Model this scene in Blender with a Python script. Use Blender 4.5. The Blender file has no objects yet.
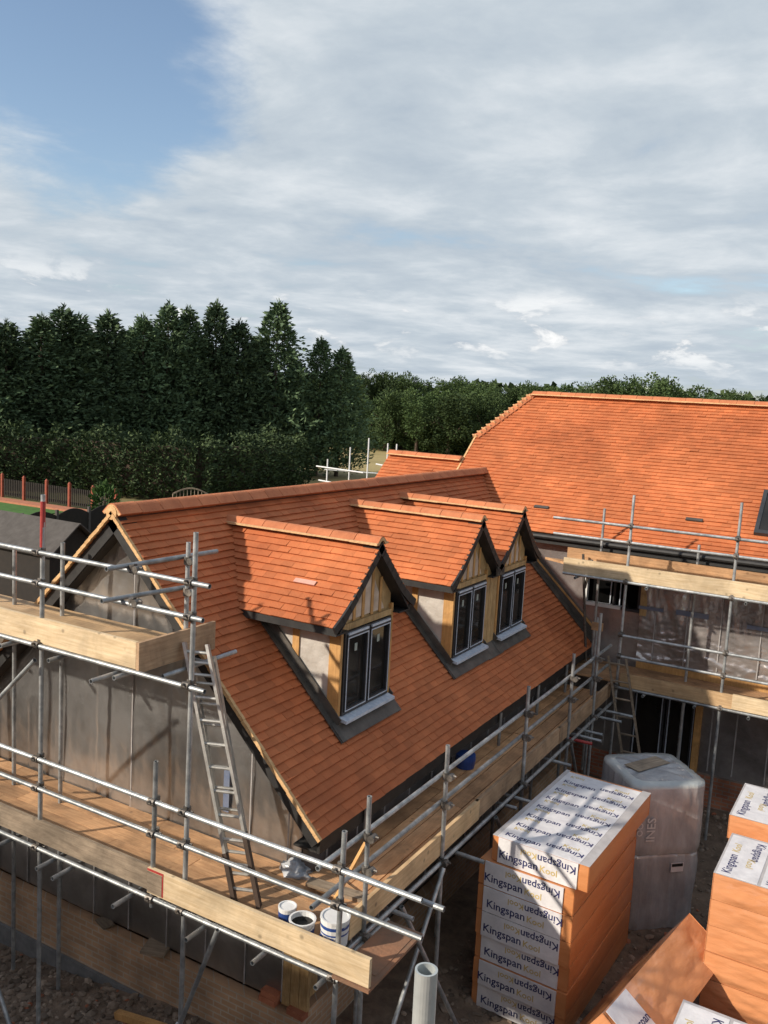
import bpy, math, random
import numpy as np
from mathutils import Vector, Matrix, noise
random.seed(7)
SC = bpy.context.scene
COL = SC.collection
V3 = Vector

# ------------------------------------------------------------------ mesh builder
class MB:
    def __init__(s): s.v=[]; s.f=[]; s.m=[]; s.t=[]
    def face(s, idx, mi=0, tone=.5): s.f.append(tuple(idx)); s.m.append(mi); s.t.append(tone)
    def hexa(s, p, mi=0, tone=.5):          # p: 4 bottom ccw, 4 top ccw
        b=len(s.v); s.v += [tuple(q) for q in p]
        for q in ((3,2,1,0),(4,5,6,7),(0,1,5,4),(1,2,6,5),(2,3,7,6),(3,0,4,7)):
            s.face([b+i for i in q], mi, tone)
    def box(s, x0,x1,y0,y1,z0,z1, mi=0, tone=.5):
        s.hexa([(x0,y0,z0),(x1,y0,z0),(x1,y1,z0),(x0,y1,z0),(x0,y0,z1),(x1,y0,z1),(x1,y1,z1),(x0,y1,z1)], mi, tone)
    def beam(s, A, B, w, h, up=(0,0,1), mi=0, tone=.5):
        A=V3(A); B=V3(B); d=(B-A).normalized(); up=V3(up)
        r=d.cross(up).normalized(); u=r.cross(d)
        p=[]
        for su in (-1,1):
            p += [A-r*w/2+u*h/2*su, A+r*w/2+u*h/2*su, B+r*w/2+u*h/2*su, B-r*w/2+u*h/2*su]
        s.hexa(p, mi, tone)
    def tube(s, A, B, r, n=10, mi=0, hollow=True, tone=.5, r2=None):
        A=V3(A); B=V3(B); d=(B-A).normalized(); r2 = r if r2 is None else r2
        a=d.orthogonal().normalized(); b=d.cross(a)
        def ring(c, q):
            i0=len(s.v)
            for k in range(n):
                an=2*math.pi*k/n
                s.v.append(tuple(c+(a*math.cos(an)+b*math.sin(an))*q))
            return i0
        def link(i,j):
            for k in range(n): s.face((i+k,i+(k+1)%n,j+(k+1)%n,j+k), mi, tone)
        R0=ring(A,r); R1=ring(B,r2); link(R0,R1)
        if hollow:
            q0=ring(A,r*.8); link(q0,R0); q1=ring(B,r2*.8); link(R1,q1)
            e0=ring(A+d*.06,r*.8); link(e0,q0); e1=ring(B-d*.06,r2*.8); link(q1,e1)
            s.face([e0+k for k in range(n)],mi,tone); s.face([e1+k for k in range(n)][::-1],mi,tone)
        else:
            s.face([R0+k for k in range(n)][::-1],mi,tone); s.face([R1+k for k in range(n)],mi,tone)
    def lathe(s, c, prof, n=20, mis=None):
        rows=[]
        for r,z in prof:
            i0=len(s.v); rows.append(i0)
            for k in range(n):
                an=2*math.pi*k/n; s.v.append((c[0]+r*math.cos(an), c[1]+r*math.sin(an), c[2]+z))
        for j in range(len(rows)-1):
            for k in range(n):
                s.face((rows[j]+k,rows[j]+(k+1)%n,rows[j+1]+(k+1)%n,rows[j+1]+k), mis[j] if mis else 0)
        s.face([rows[0]+k for k in range(n)][::-1], mis[0] if mis else 0)
        s.face([rows[-1]+k for k in range(n)], mis[-1] if mis else 0)
    def prism(s, poly, ext, mi=0, tone=.5):
        ext=V3(ext); n=len(poly); b=len(s.v)
        s.v += [tuple(p) for p in poly]; s.v += [tuple(V3(p)+ext) for p in poly]
        s.face([b+i for i in range(n)][::-1], mi, tone); s.face([b+n+i for i in range(n)], mi, tone)
        for i in range(n): s.face((b+i,b+(i+1)%n,b+n+(i+1)%n,b+n+i), mi, tone)
    def build(s, name, mats, parent=None, smooth=False):
        me=bpy.data.meshes.new(name); me.from_pydata(s.v,[],s.f)
        if not isinstance(mats,(list,tuple)): mats=[mats]
        for m in mats: me.materials.append(m)
        me.polygons.foreach_set('material_index', s.m)
        at=me.attributes.new('tone','FLOAT','FACE'); at.data.foreach_set('value', s.t)
        if smooth: me.polygons.foreach_set('use_smooth',[True]*len(s.f))
        me.update()
        o=bpy.data.objects.new(name, me); COL.objects.link(o)
        if parent is not None: attach(o,parent)
        return o
def attach(o,parent):
    o.parent=parent; o.matrix_parent_inverse=parent_world(parent).inverted()
def parent_world(p):
    m=p.matrix_basis.copy()
    if p.parent: m = parent_world(p.parent) @ p.matrix_parent_inverse @ m
    return m
def fixn(o):
    import bmesh
    b=bmesh.new(); b.from_mesh(o.data); bmesh.ops.recalc_face_normals(b,faces=b.faces[:]); b.to_mesh(o.data); b.free(); return o
def tag(o,label,cat=None,group=None,kind=None):
    if label: o['label']=label
    if cat: o['category']=cat
    if group: o['group']=group
    if kind: o['kind']=kind
    return o
def thing(name,label,cat,loc=(0,0,0),group=None):
    o=bpy.data.objects.new(name,None); COL.objects.link(o); o.location=loc; o.empty_display_size=.1
    return tag(o,label,cat,group)
def copy_tree(o,parent=None):
    c=o.copy(); COL.objects.link(c)
    if parent is not None: c.parent=parent
    for ch in list(o.children): copy_tree(ch,c)
    return c

# ------------------------------------------------------------------ materials
def mat(name, c1, c2=None, rough=.7, metal=0., scale=6., bump=0., bscale=30., tone=0., objrand=0., stretch=None, detail=5., coat=0., spec=.5, c3=None, stain=0., sscale=1.2, knots=0.):
    m=bpy.data.materials.new(name); m.use_nodes=True; nt=m.node_tree; N=nt.nodes; L=nt.links
    bs=N['Principled BSDF']; bs.inputs['Roughness'].default_value=rough; bs.inputs['Metallic'].default_value=metal
    bs.inputs['Specular IOR Level'].default_value=spec
    if coat: bs.inputs['Coat Weight'].default_value=coat; bs.inputs['Coat Roughness'].default_value=.10 if rough<.3 else .25
    tc=N.new('ShaderNodeTexCoord'); oi=N.new('ShaderNodeObjectInfo')
    vm=N.new('ShaderNodeVectorMath'); vm.operation='MULTIPLY_ADD'
    vm.inputs[1].default_value=stretch or (1,1,1)
    sc=N.new('ShaderNodeVectorMath'); sc.operation='SCALE'; sc.inputs[0].default_value=(37,51,23)
    L.new(oi.outputs['Random'],sc.inputs['Scale'])
    L.new(tc.outputs['Object'],vm.inputs[0]); L.new(sc.outputs[0],vm.inputs[2])
    nz=N.new('ShaderNodeTexNoise'); nz.inputs['Scale'].default_value=scale; nz.inputs['Detail'].default_value=detail; nz.inputs['Roughness'].default_value=.62
    L.new(vm.outputs[0],nz.inputs['Vector'])
    rp=N.new('ShaderNodeValToRGB'); c2=c2 or c1
    e=rp.color_ramp.elements; e[0].position=.32; e[0].color=(*c1,1); e[1].position=.68; e[1].color=(*c2,1)
    if c3: q=e.new(.5); q.color=(*c3,1)
    L.new(nz.outputs['Fac'],rp.inputs['Fac'])
    col=rp.outputs['Color']
    def vary(col,fac,amt):
        mr=N.new('ShaderNodeMapRange'); mr.inputs['To Min'].default_value=1-amt; mr.inputs['To Max'].default_value=1+amt
        L.new(fac,mr.inputs['Value'])
        mx=N.new('ShaderNodeVectorMath'); mx.operation='SCALE'
        L.new(col,mx.inputs[0]); L.new(mr.outputs[0],mx.inputs['Scale']); return mx.outputs[0]
    if tone:
        at=N.new('ShaderNodeAttribute'); at.attribute_name='tone'; col=vary(col,at.outputs['Fac'],tone)
    if objrand: col=vary(col,oi.outputs['Random'],objrand)
    if stain:
        n3=N.new('ShaderNodeTexNoise'); n3.inputs['Scale'].default_value=sscale; n3.inputs['Detail'].default_value=7; n3.inputs['Roughness'].default_value=.65; n3.inputs['Distortion'].default_value=.6
        ad=N.new('ShaderNodeVectorMath'); ad.operation='ADD'; L.new(tc.outputs['Object'],ad.inputs[0]); L.new(sc.outputs[0],ad.inputs[1]); L.new(ad.outputs[0],n3.inputs['Vector'])
        mr=N.new('ShaderNodeMapRange'); mr.inputs['From Min'].default_value=.34; mr.inputs['From Max'].default_value=.62; mr.inputs['To Min'].default_value=1-stain; mr.inputs['To Max'].default_value=1+stain*.25
        L.new(n3.outputs['Fac'],mr.inputs['Value']); mx=N.new('ShaderNodeVectorMath'); mx.operation='SCALE'; L.new(col,mx.inputs[0]); L.new(mr.outputs[0],mx.inputs['Scale']); col=mx.outputs[0]
    if knots:
        vo=N.new('ShaderNodeTexVoronoi'); vo.inputs['Scale'].default_value=5.5; ad=N.new('ShaderNodeVectorMath'); ad.operation='ADD'; L.new(tc.outputs['Object'],ad.inputs[0]); L.new(sc.outputs[0],ad.inputs[1]); L.new(ad.outputs[0],vo.inputs['Vector'])
        mr=N.new('ShaderNodeMapRange'); mr.inputs['From Min'].default_value=.06; mr.inputs['From Max'].default_value=.15; mr.inputs['To Min'].default_value=1-knots; mr.inputs['To Max'].default_value=1
        L.new(vo.outputs['Distance'],mr.inputs['Value']); mx=N.new('ShaderNodeVectorMath'); mx.operation='SCALE'; L.new(col,mx.inputs[0]); L.new(mr.outputs[0],mx.inputs['Scale']); col=mx.outputs[0]
    L.new(col,bs.inputs['Base Color'])
    if bump:
        n2=N.new('ShaderNodeTexNoise'); n2.inputs['Scale'].default_value=bscale; n2.inputs['Detail'].default_value=4
        L.new(vm.outputs[0],n2.inputs['Vector'])
        bp=N.new('ShaderNodeBump'); bp.inputs['Strength'].default_value=bump; bp.inputs['Distance'].default_value=.02
        L.new(n2.outputs['Fac'],bp.inputs['Height']); L.new(bp.outputs[0],bs.inputs['Normal'])
    return m
M={}
M['tile']=mat('clay_tile',(.43,.120,.040),(.58,.185,.066),.85,scale=1.1,bump=.3,bscale=60,tone=.11,stain=.16,sscale=.8)
M['tile_back']=mat('tile_underside',(.12,.05,.03),rough=.9)
M['ridge']=mat('ridge_clay',(.42,.135,.055),(.56,.20,.085),.85,scale=5,bump=.3,bscale=50,tone=.10)
M['mortar']=mat('bedding_mortar',(.55,.33,.16),(.66,.44,.23),.9,scale=20,bump=.5)
M['verge']=mat('verge_mortar',(.52,.30,.13),(.68,.44,.22),.9,scale=14,bump=.5)
M['black']=mat('black_paint',(.012,.012,.013),(.03,.029,.028),.6,scale=8)
M['lead']=mat('lead_sheet',(.060,.055,.048),(.115,.100,.085),.55,scale=7,bump=.3,bscale=12,stain=.35,sscale=3)
M['steel']=mat('galvanised_steel',(.27,.29,.30),(.50,.51,.51),.5,.6,scale=9,bump=.12,bscale=40,objrand=.22,stain=.3,sscale=6)
M['steel_dull']=mat('dull_clamp_steel',(.13,.12,.11),(.28,.25,.22),.55,.7,scale=30,objrand=.3,stain=.4,sscale=20)
M['red']=mat('red_tube_paint',(.32,.03,.03),(.42,.06,.05),.5,scale=20)
M['board_new']=mat('pale_new_board',(.52,.38,.22),(.70,.55,.36),.75,scale=5,stretch=(.6,9,9),bump=.15,objrand=.1,stain=.28,sscale=2.2,knots=.45)
M['board_newy']=mat('pale_board_along',(.50,.32,.16),(.66,.46,.26),.75,scale=5,stretch=(9,.6,9),bump=.15,objrand=.12,stain=.28,sscale=2.2,knots=.45)
M['board_mid']=mat('used_and_shaded_board',(.42,.26,.13),(.56,.38,.21),.8,scale=5,stretch=(.6,9,9),bump=.18,objrand=.1,stain=.35,sscale=2,knots=.4)
M['board']=mat('worn_and_backlit_board',(.38,.20,.095),(.54,.32,.165),.8,scale=5,stretch=(.7,9,9),bump=.2,objrand=.2,stain=.45,sscale=1.8,knots=.35)
M['boardy']=mat('worn_board_along',(.52,.26,.115),(.66,.37,.185),.8,scale=5,stretch=(9,.7,9),bump=.2,objrand=.22,stain=.45,sscale=1.8,knots=.35)
M['board_old']=mat('grey_weathered_board',(.20,.15,.105),(.34,.265,.19),.85,scale=5,stretch=(.7,8,8),bump=.25,objrand=.15,stain=.45,sscale=1.8,knots=.35)
M['board_oldy']=mat('grey_weathered_board_along',(.36,.225,.13),(.50,.335,.205),.85,scale=5,stretch=(8,.7,8),bump=.25,objrand=.15,stain=.45,sscale=1.8,knots=.35)
M['ply']=mat('dirty_plywood',(.16,.105,.07),(.36,.16,.08),.85,scale=2.2,bump=.3)
M['stud']=mat('treated_timber',(.48,.245,.08),(.62,.35,.13),.7,scale=6,stretch=(9,9,.7),bump=.1,stain=.3,sscale=4)
M['osb']=mat('timber_sheathing',(.36,.22,.09),(.56,.38,.18),.75,scale=7,stretch=(6,6,.8),bump=.2,stain=.35,sscale=3)
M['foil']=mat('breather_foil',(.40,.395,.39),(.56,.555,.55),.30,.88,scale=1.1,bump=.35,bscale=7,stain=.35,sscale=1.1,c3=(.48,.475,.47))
M['foil_shade']=mat('breather_foil_shaded',(.22,.205,.20),(.36,.345,.34),.34,.65,scale=1.2,bump=.6,bscale=5,stain=.4)  # darker copy of the foil, shade put into the colour of sheltered walls
M['poly']=mat('clear_polythene_over_foil',(.34,.315,.31),(.56,.54,.54),.24,.6,scale=1.3,bump=.5,bscale=8,coat=.9,c3=(.44,.40,.385),stain=.3,sscale=1.2)
M['sheet']=mat('cheek_membrane',(.42,.38,.33),(.66,.62,.57),.3,.1,scale=3,bump=.7,bscale=9,coat=.4)
M['tan']=mat('tan_sheathing',(.46,.34,.25),(.62,.50,.40),.6,scale=4,bump=.4,bscale=10,stain=.3,sscale=4)
M['batten']=mat('white_batten_strip',(.30,.285,.28),(.44,.42,.415),.5,scale=8)
M['frame']=mat('dark_window_frame',(.025,.026,.03),(.04,.042,.047),.4)
M['tape']=mat('pale_protective_film',(.42,.48,.58),(.62,.66,.72),.45,scale=18,bump=.3)
M['white']=mat('white_upvc',(.62,.62,.62),(.74,.74,.73),.45,scale=8)
def glass():
    m=mat('window_glass',(.012,.011,.010),(.022,.020,.018),.06,scale=2); return m
M['glass']=glass()
M['sticker']=mat('window_sticker',(.30,.34,.30),(.36,.40,.36),.6)
M['dark']=mat('dark_interior',(.004,.004,.004),(.006,.006,.006),.9,spec=0.)
M['paper']=mat('pack_label_paper',(.66,.64,.66),(.76,.745,.75),.5,scale=5,bump=.25,bscale=14,coat=.2,stain=.14,sscale=4)
M['navy']=mat('navy_ink',(.022,.026,.10),(.03,.034,.13),.6)
M['gold']=mat('gold_ink',(.50,.37,.13),(.58,.44,.18),.6)
M['wrap']=mat('grey_label_edge',(.40,.38,.38),(.52,.50,.50),.35,scale=8,coat=.4)
M['foam']=mat('orange_foam_pack',(.56,.215,.075),(.63,.265,.105),.4,scale=1.6,bump=.25,bscale=14,coat=.5,stretch=(.6,.6,3))
M['foamfilm']=mat('orange_foam_under_film',(.60,.255,.11),(.65,.295,.14),.22,scale=3.5,bump=.55,bscale=7,coat=1.0,stretch=(.7,.7,2.2))
M['greywrap']=mat('grey_stretch_wrap',(.34,.355,.375),(.52,.535,.555),.2,scale=2.0,bump=.5,bscale=9,coat=.9,stretch=(2,2,.5),stain=.3)
M['bluewrap']=mat('blue_tinted_wrap',(.36,.39,.39),(.50,.51,.49),.35,scale=4,bump=.6,bscale=10,coat=.3)
M['letter']=mat('faded_print',(.54,.54,.55),(.64,.64,.64),.5)
M['alu']=mat('aluminium',(.50,.49,.45),(.66,.65,.61),.4,.75,scale=10,objrand=.1,stain=.3,sscale=8)
M['boot']=mat('dark_stile_sleeve',(.045,.028,.018),(.075,.045,.03),.7)
M['tubwhite']=mat('white_plastic_tub',(.66,.66,.66),(.76,.76,.75),.4,scale=9)
M['tubblue']=mat('blue_tub_label',(.02,.05,.20),(.03,.08,.28),.4)
M['grass']=mat('lawn_grass',(.035,.10,.012),(.06,.15,.022),.9,scale=3)
M['field']=mat('dry_meadow',(.27,.21,.08),(.38,.29,.12),.95,scale=.25,detail=8)
M['path']=mat('red_paving',(.36,.13,.07),(.44,.18,.10),.9,scale=5)
M['fence_red']=mat('red_brown_post',(.22,.045,.022),(.30,.065,.032),.8,scale=6)
M['fence_dark']=mat('dark_stained_panel',(.011,.008,.006),(.020,.014,.010),.85,scale=6)
M['felt']=mat('roofing_felt',(.055,.048,.043),(.085,.076,.07),.9,scale=5)
M['bark']=mat('tree_bark',(.06,.04,.028),(.10,.07,.05),.95,scale=7)
M['brick_loose']=mat('loose_brick',(.34,.11,.055),(.44,.17,.09),.85,scale=9,objrand=.2)
M['pipe']=mat('grey_scaffold_tube',(.40,.43,.43),(.52,.55,.54),.45,.35,scale=9,bump=.1)
def leafmat(name,a,b,tr=.25):
    m=bpy.data.materials.new(name); m.use_nodes=True; nt=m.node_tree; N=nt.nodes; L=nt.links
    bs=N['Principled BSDF']; bs.inputs['Roughness'].default_value=.75; bs.inputs['Specular IOR Level'].default_value=.25
    at=N.new('ShaderNodeAttribute'); at.attribute_name='tone'
    oi=N.new('ShaderNodeObjectInfo')
    rp=N.new('ShaderNodeValToRGB'); rp.color_ramp.elements[0].color=(*a,1); rp.color_ramp.elements[1].color=(*b,1)
    L.new(at.outputs['Fac'],rp.inputs['Fac'])
    mr=N.new('ShaderNodeMapRange'); mr.inputs['To Min'].default_value=.72; mr.inputs['To Max'].default_value=1.3
    L.new(oi.outputs['Random'],mr.inputs['Value'])
    sc=N.new('ShaderNodeVectorMath'); sc.operation='SCALE'; L.new(rp.outputs[0],sc.inputs[0]); L.new(mr.outputs[0],sc.inputs['Scale'])
    L.new(sc.outputs[0],bs.inputs['Base Color'])
    return m
M['conifer']=leafmat('conifer_needles',(.034,.062,.034),(.135,.195,.090))
M['hedge']=leafmat('hedge_leaves',(.034,.058,.026),(.100,.145,.055))
M['broad']=leafmat('broadleaf',(.030,.056,.018),(.074,.112,.036))
M['broad2']=leafmat('far_broadleaf',(.026,.048,.020),(.066,.095,.036))
M['shrub']=leafmat('shrub_leaves',(.022,.055,.013),(.055,.11,.025))
# brickwork
def brickmat(name,c1,c2,mo):
    m=bpy.data.materials.new(name); m.use_nodes=True; nt=m.node_tree; N=nt.nodes; L=nt.links
    bs=N['Principled BSDF']; bs.inputs['Roughness'].default_value=.9
    tc=N.new('ShaderNodeTexCoord'); sx=N.new('ShaderNodeSeparateXYZ'); cx=N.new('ShaderNodeCombineXYZ'); ad=N.new('ShaderNodeMath'); ad.operation='ADD'
    L.new(tc.outputs['Object'],sx.inputs[0]); L.new(sx.outputs[0],ad.inputs[0]); L.new(sx.outputs[1],ad.inputs[1])
    L.new(ad.outputs[0],cx.inputs[0]); L.new(sx.outputs[2],cx.inputs[1])
    br=N.new('ShaderNodeTexBrick'); br.inputs['Scale'].default_value=1; br.inputs['Brick Width'].default_value=.19; br.inputs['Row Height'].default_value=.063
    br.inputs['Mortar Size'].default_value=.008; br.inputs['Color1'].default_value=(*c1,1); br.inputs['Color2'].default_value=(*c2,1); br.inputs['Mortar'].default_value=(*mo,1)
    br.inputs['Bias'].default_value=0
    L.new(cx.outputs[0],br.inputs['Vector'])
    nz=N.new('ShaderNodeTexNoise'); nz.inputs['Scale'].default_value=2.3; nz.inputs['Detail'].default_value=6; L.new(tc.outputs['Object'],nz.inputs['Vector'])
    mr=N.new('ShaderNodeMapRange'); mr.inputs['From Min'].default_value=.3; mr.inputs['From Max'].default_value=.7; mr.inputs['To Min'].default_value=.6; mr.inputs['To Max'].default_value=1.25
    L.new(nz.outputs['Fac'],mr.inputs['Value'])
    sc=N.new('ShaderNodeVectorMath'); sc.operation='SCALE'; L.new(br.outputs['Color'],sc.inputs[0]); L.new(mr.outputs[0],sc.inputs['Scale'])
    L.new(sc.outputs[0],bs.inputs['Base Color'])
    bp=N.new('ShaderNodeBump'); bp.inputs['Strength'].default_value=.6; bp.inputs['Distance'].default_value=.01; bp.invert=True
    L.new(br.outputs['Fac'],bp.inputs['Height']); L.new(bp.outputs[0],bs.inputs['Normal'])
    return m
M['brick']=brickmat('brown_brickwork',(.40,.245,.14),(.50,.31,.185),(.45,.37,.28))
M['brick_red']=brickmat('red_brickwork',(.30,.10,.055),(.38,.15,.08),(.26,.20,.16))
M['block']=mat('grey_footing_block',(.12,.125,.125),(.20,.20,.20),.95,scale=6,bump=.4)
# ground: builders' rubble near the houses turning to grass far off
def groundmat():
    m=bpy.data.materials.new('ground_mix'); m.use_nodes=True; nt=m.node_tree; N=nt.nodes; L=nt.links
    bs=N['Principled BSDF']; bs.inputs['Roughness'].default_value=.95
    tc=N.new('ShaderNodeTexCoord')
    a=N.new('ShaderNodeTexNoise'); a.inputs['Scale'].default_value=3.5; a.inputs['Detail'].default_value=10; a.inputs['Roughness'].default_value=.7
    L.new(tc.outputs['Object'],a.inputs['Vector'])
    rp=N.new('ShaderNodeValToRGB'); e=rp.color_ramp.elements; e[0].position=.3; e[0].color=(.085,.06,.042,1); e[1].position=.72; e[1].color=(.28,.20,.14,1)
    L.new(a.outputs['Fac'],rp.inputs['Fac'])
    g=N.new('ShaderNodeTexNoise'); g.inputs['Scale'].default_value=.35; g.inputs['Detail'].default_value=8; L.new(tc.outputs['Object'],g.inputs['Vector'])
    r2=N.new('ShaderNodeValToRGB'); e=r2.color_ramp.elements; e[0].position=.35; e[0].color=(.09,.10,.03,1); e[1].position=.7; e[1].color=(.24,.19,.08,1)
    L.new(g.outputs['Fac'],r2.inputs['Fac'])
    ln=N.new('ShaderNodeVectorMath'); ln.operation='LENGTH'; L.new(tc.outputs['Object'],ln.inputs[0])
    mr=N.new('ShaderNodeMapRange'); mr.inputs['From Min'].default_value=15; mr.inputs['From Max'].default_value=24; L.new(ln.outputs['Value'],mr.inputs['Value'])
    mx=N.new('ShaderNodeMix'); mx.data_type='RGBA'; L.new(mr.outputs[0],mx.inputs['Factor']); L.new(rp.outputs[0],mx.inputs['A']); L.new(r2.outputs[0],mx.inputs['B'])
    L.new(mx.outputs['Result'],bs.inputs['Base Color'])
    bp=N.new('ShaderNodeBump'); bp.inputs['Strength'].default_value=.8; bp.inputs['Distance'].default_value=.06
    L.new(a.outputs['Fac'],bp.inputs['Height']); L.new(bp.outputs[0],bs.inputs['Normal'])
    return m
M['ground']=groundmat()
M['stone']=mat('rubble_stone',(.12,.088,.063),(.29,.225,.17),.95,scale=3,tone=.45)

# ------------------------------------------------------------------ ground
def gz(x,y):
    def sm(a,b,t):
        t=max(0,min(1,(t-a)/(b-a))); return t*t*(3-2*t)
    z=-.36*sm(-.8,-5.4,x)*sm(14,8,abs(x+3))*sm(9,3,y)
    z-=.12*sm(-.4,.3,x)*sm(10,7,x)*sm(-2,1,y)*sm(9.2,7.5,y)
    r=math.hypot(x,y)
    if r<14: z+=.10*(noise.noise((x*.9,y*.9,0))+.5*noise.noise((x*2.6,y*2.6,3)))*sm(14,10,r)*.6
    return z
def axis(lo,hi,step,far):
    a=list(np.arange(lo,hi+1e-6,step)); q=step; x=hi
    while x<far: q*=1.5; x+=q; a.append(x)
    q=step; x=lo; b=[]
    while x>-far: q*=1.5; x-=q; b.append(x)
    return b[::-1]+a
xs=axis(-9,8,.2,900); ys=axis(-4,10,.2,900)
g=MB()
for y in ys:
    for x in xs: g.v.append((x,y,gz(x,y)))
nx=len(xs)
for j in range(len(ys)-1):
    for i in range(nx-1): g.face((j*nx+i,j*nx+i+1,(j+1)*nx+i+1,(j+1)*nx+i))
tag(g.build('ground',M['ground'],smooth=True),'bare builders ground with rubble between the scaffolds',kind='structure')
f=MB(); P=[(-60,40),(-20,46),(40,80),(60,140),(-120,140),(-110,70)]
f.v=[(x,y,.02) for x,y in P]; f.face(range(6))
tag(f.build('field',M['field']),'dry golden meadow beyond the conifers',kind='structure')
f=MB(); f.v=[(-48,16,.03),(-30.2,18.5,.03),(-30.2,24.2,.03),(-48,23.2,.03)]; f.face(range(4))
tag(f.build('lawn',M['grass']),'bright mown garden lawn',kind='structure')
f=MB(); f.prism([(-48,23.2,0),(-28.5,24.2,0),(-27.6,23.6,0),(-27.6,22.7,0),(-30.2,23.3,0),(-48,22.4,0)][::-1],(0,0,.12))
tag(fixn(f.build('path',M['path'])),'red paved garden path below the red post fence',kind='structure')

# rubble stones
def pebble(mb,c,s,tone):
    ico=[(0,0,-1),(.72,-.53,-.45),(-.28,-.85,-.45),(-.89,0,-.45),(-.28,.85,-.45),(.72,.53,-.45),(.28,-.85,.45),(-.72,-.53,.45),(-.72,.53,.45),(.28,.85,.45),(.89,0,.45),(0,0,1)]
    fc=[(0,1,2),(1,0,5),(0,2,3),(0,3,4),(0,4,5),(1,5,10),(2,1,6),(3,2,7),(4,3,8),(5,4,9),(1,10,6),(2,6,7),(3,7,8),(4,8,9),(5,9,10),(6,10,11),(7,6,11),(8,7,11),(9,8,11),(10,9,11)]
    b=len(mb.v); rot=Matrix.Rotation(random.random()*6.28,3,'Z')@Matrix.Rotation(random.uniform(-.5,.5),3,'X')
    sx,sy,sz=s*random.uniform(.7,1.4),s*random.uniform(.6,1.1),s*random.uniform(.35,.8)
    for p in ico:
        k=random.uniform(.78,1.2); q=rot@V3((p[0]*sx*k,p[1]*sy*k,p[2]*sz*k)); mb.v.append((c[0]+q.x,c[1]+q.y,c[2]+q.z))
    for q in fc: mb.face([b+i for i in q],0,tone)
rb=MB()
for i in range(6500):
    if i%5<3: x=random.uniform(-6.5,-.6); y=random.uniform(-1.6,.85)
    else: x=random.uniform(-.4,3.6); y=random.uniform(-.5,8.9)
    s=random.choice([.016,.02,.025,.03,.035,.05])*random.uniform(.7,1.3)
    n0=len(rb.f); pebble(rb,(x,y,gz(x,y)+s*.15),s,random.random())
    if random.random()<.04:
        for q in range(n0,len(rb.f)): rb.m[q]=1
tag(rb.build('rubble',[M['stone'],M['brick_loose']]),'loose stones and broken rubble over the bare ground',kind='stuff')

# ------------------------------------------------------------------ tiled slopes
def slope_tiles(mb,P,U,Vv,vlen,ufun,gauge=.085,tw=.14,th=.016,mi=0,seed=1,off=0.):
    rnd=random.Random(seed); P=V3(P); U=V3(U).normalized(); Vv=V3(Vv).normalized(); N=U.cross(Vv)
    if N.z<0: N=-N
    n=int(math.ceil(vlen/gauge))
    for i in range(n):
        v0=i*gauge; v1=min(v0+gauge*1.45,vlen)
        if v1-v0<.03: continue
        lo,hi=ufun(v0+gauge*.5); st=(i%2)*tw/2
        k=math.floor((lo-st)/tw)
        wob=rnd.uniform(-.002,.002)
        while True:
            a=st+k*tw; b=a+tw; k+=1
            if a>=hi: break
            a=max(a,lo)+.0005; b=min(b,hi)-.0005
            if b-a<.012: continue
            ht=.006+rnd.uniform(-.002,.0035)+wob+(rnd.uniform(.003,.008) if rnd.random()<.05 else 0); hh=-.023; tl=rnd.uniform(-.0022,.0022)
            vv0=v0+rnd.uniform(-.003,.003)
            def pt(u,v,h): return P+U*u+Vv*v+N*(h+off)
            mb.hexa([pt(a,vv0,ht-th+tl),pt(b,vv0,ht-th-tl),pt(b,v1,hh-th),pt(a,v1,hh-th),pt(a,vv0,ht+tl),pt(b,vv0,ht-tl),pt(b,v1,hh),pt(a,v1,hh)],mi,rnd.random() if rnd.random()<.93 else rnd.choice([-.6,1.5]))
    return N
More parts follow.
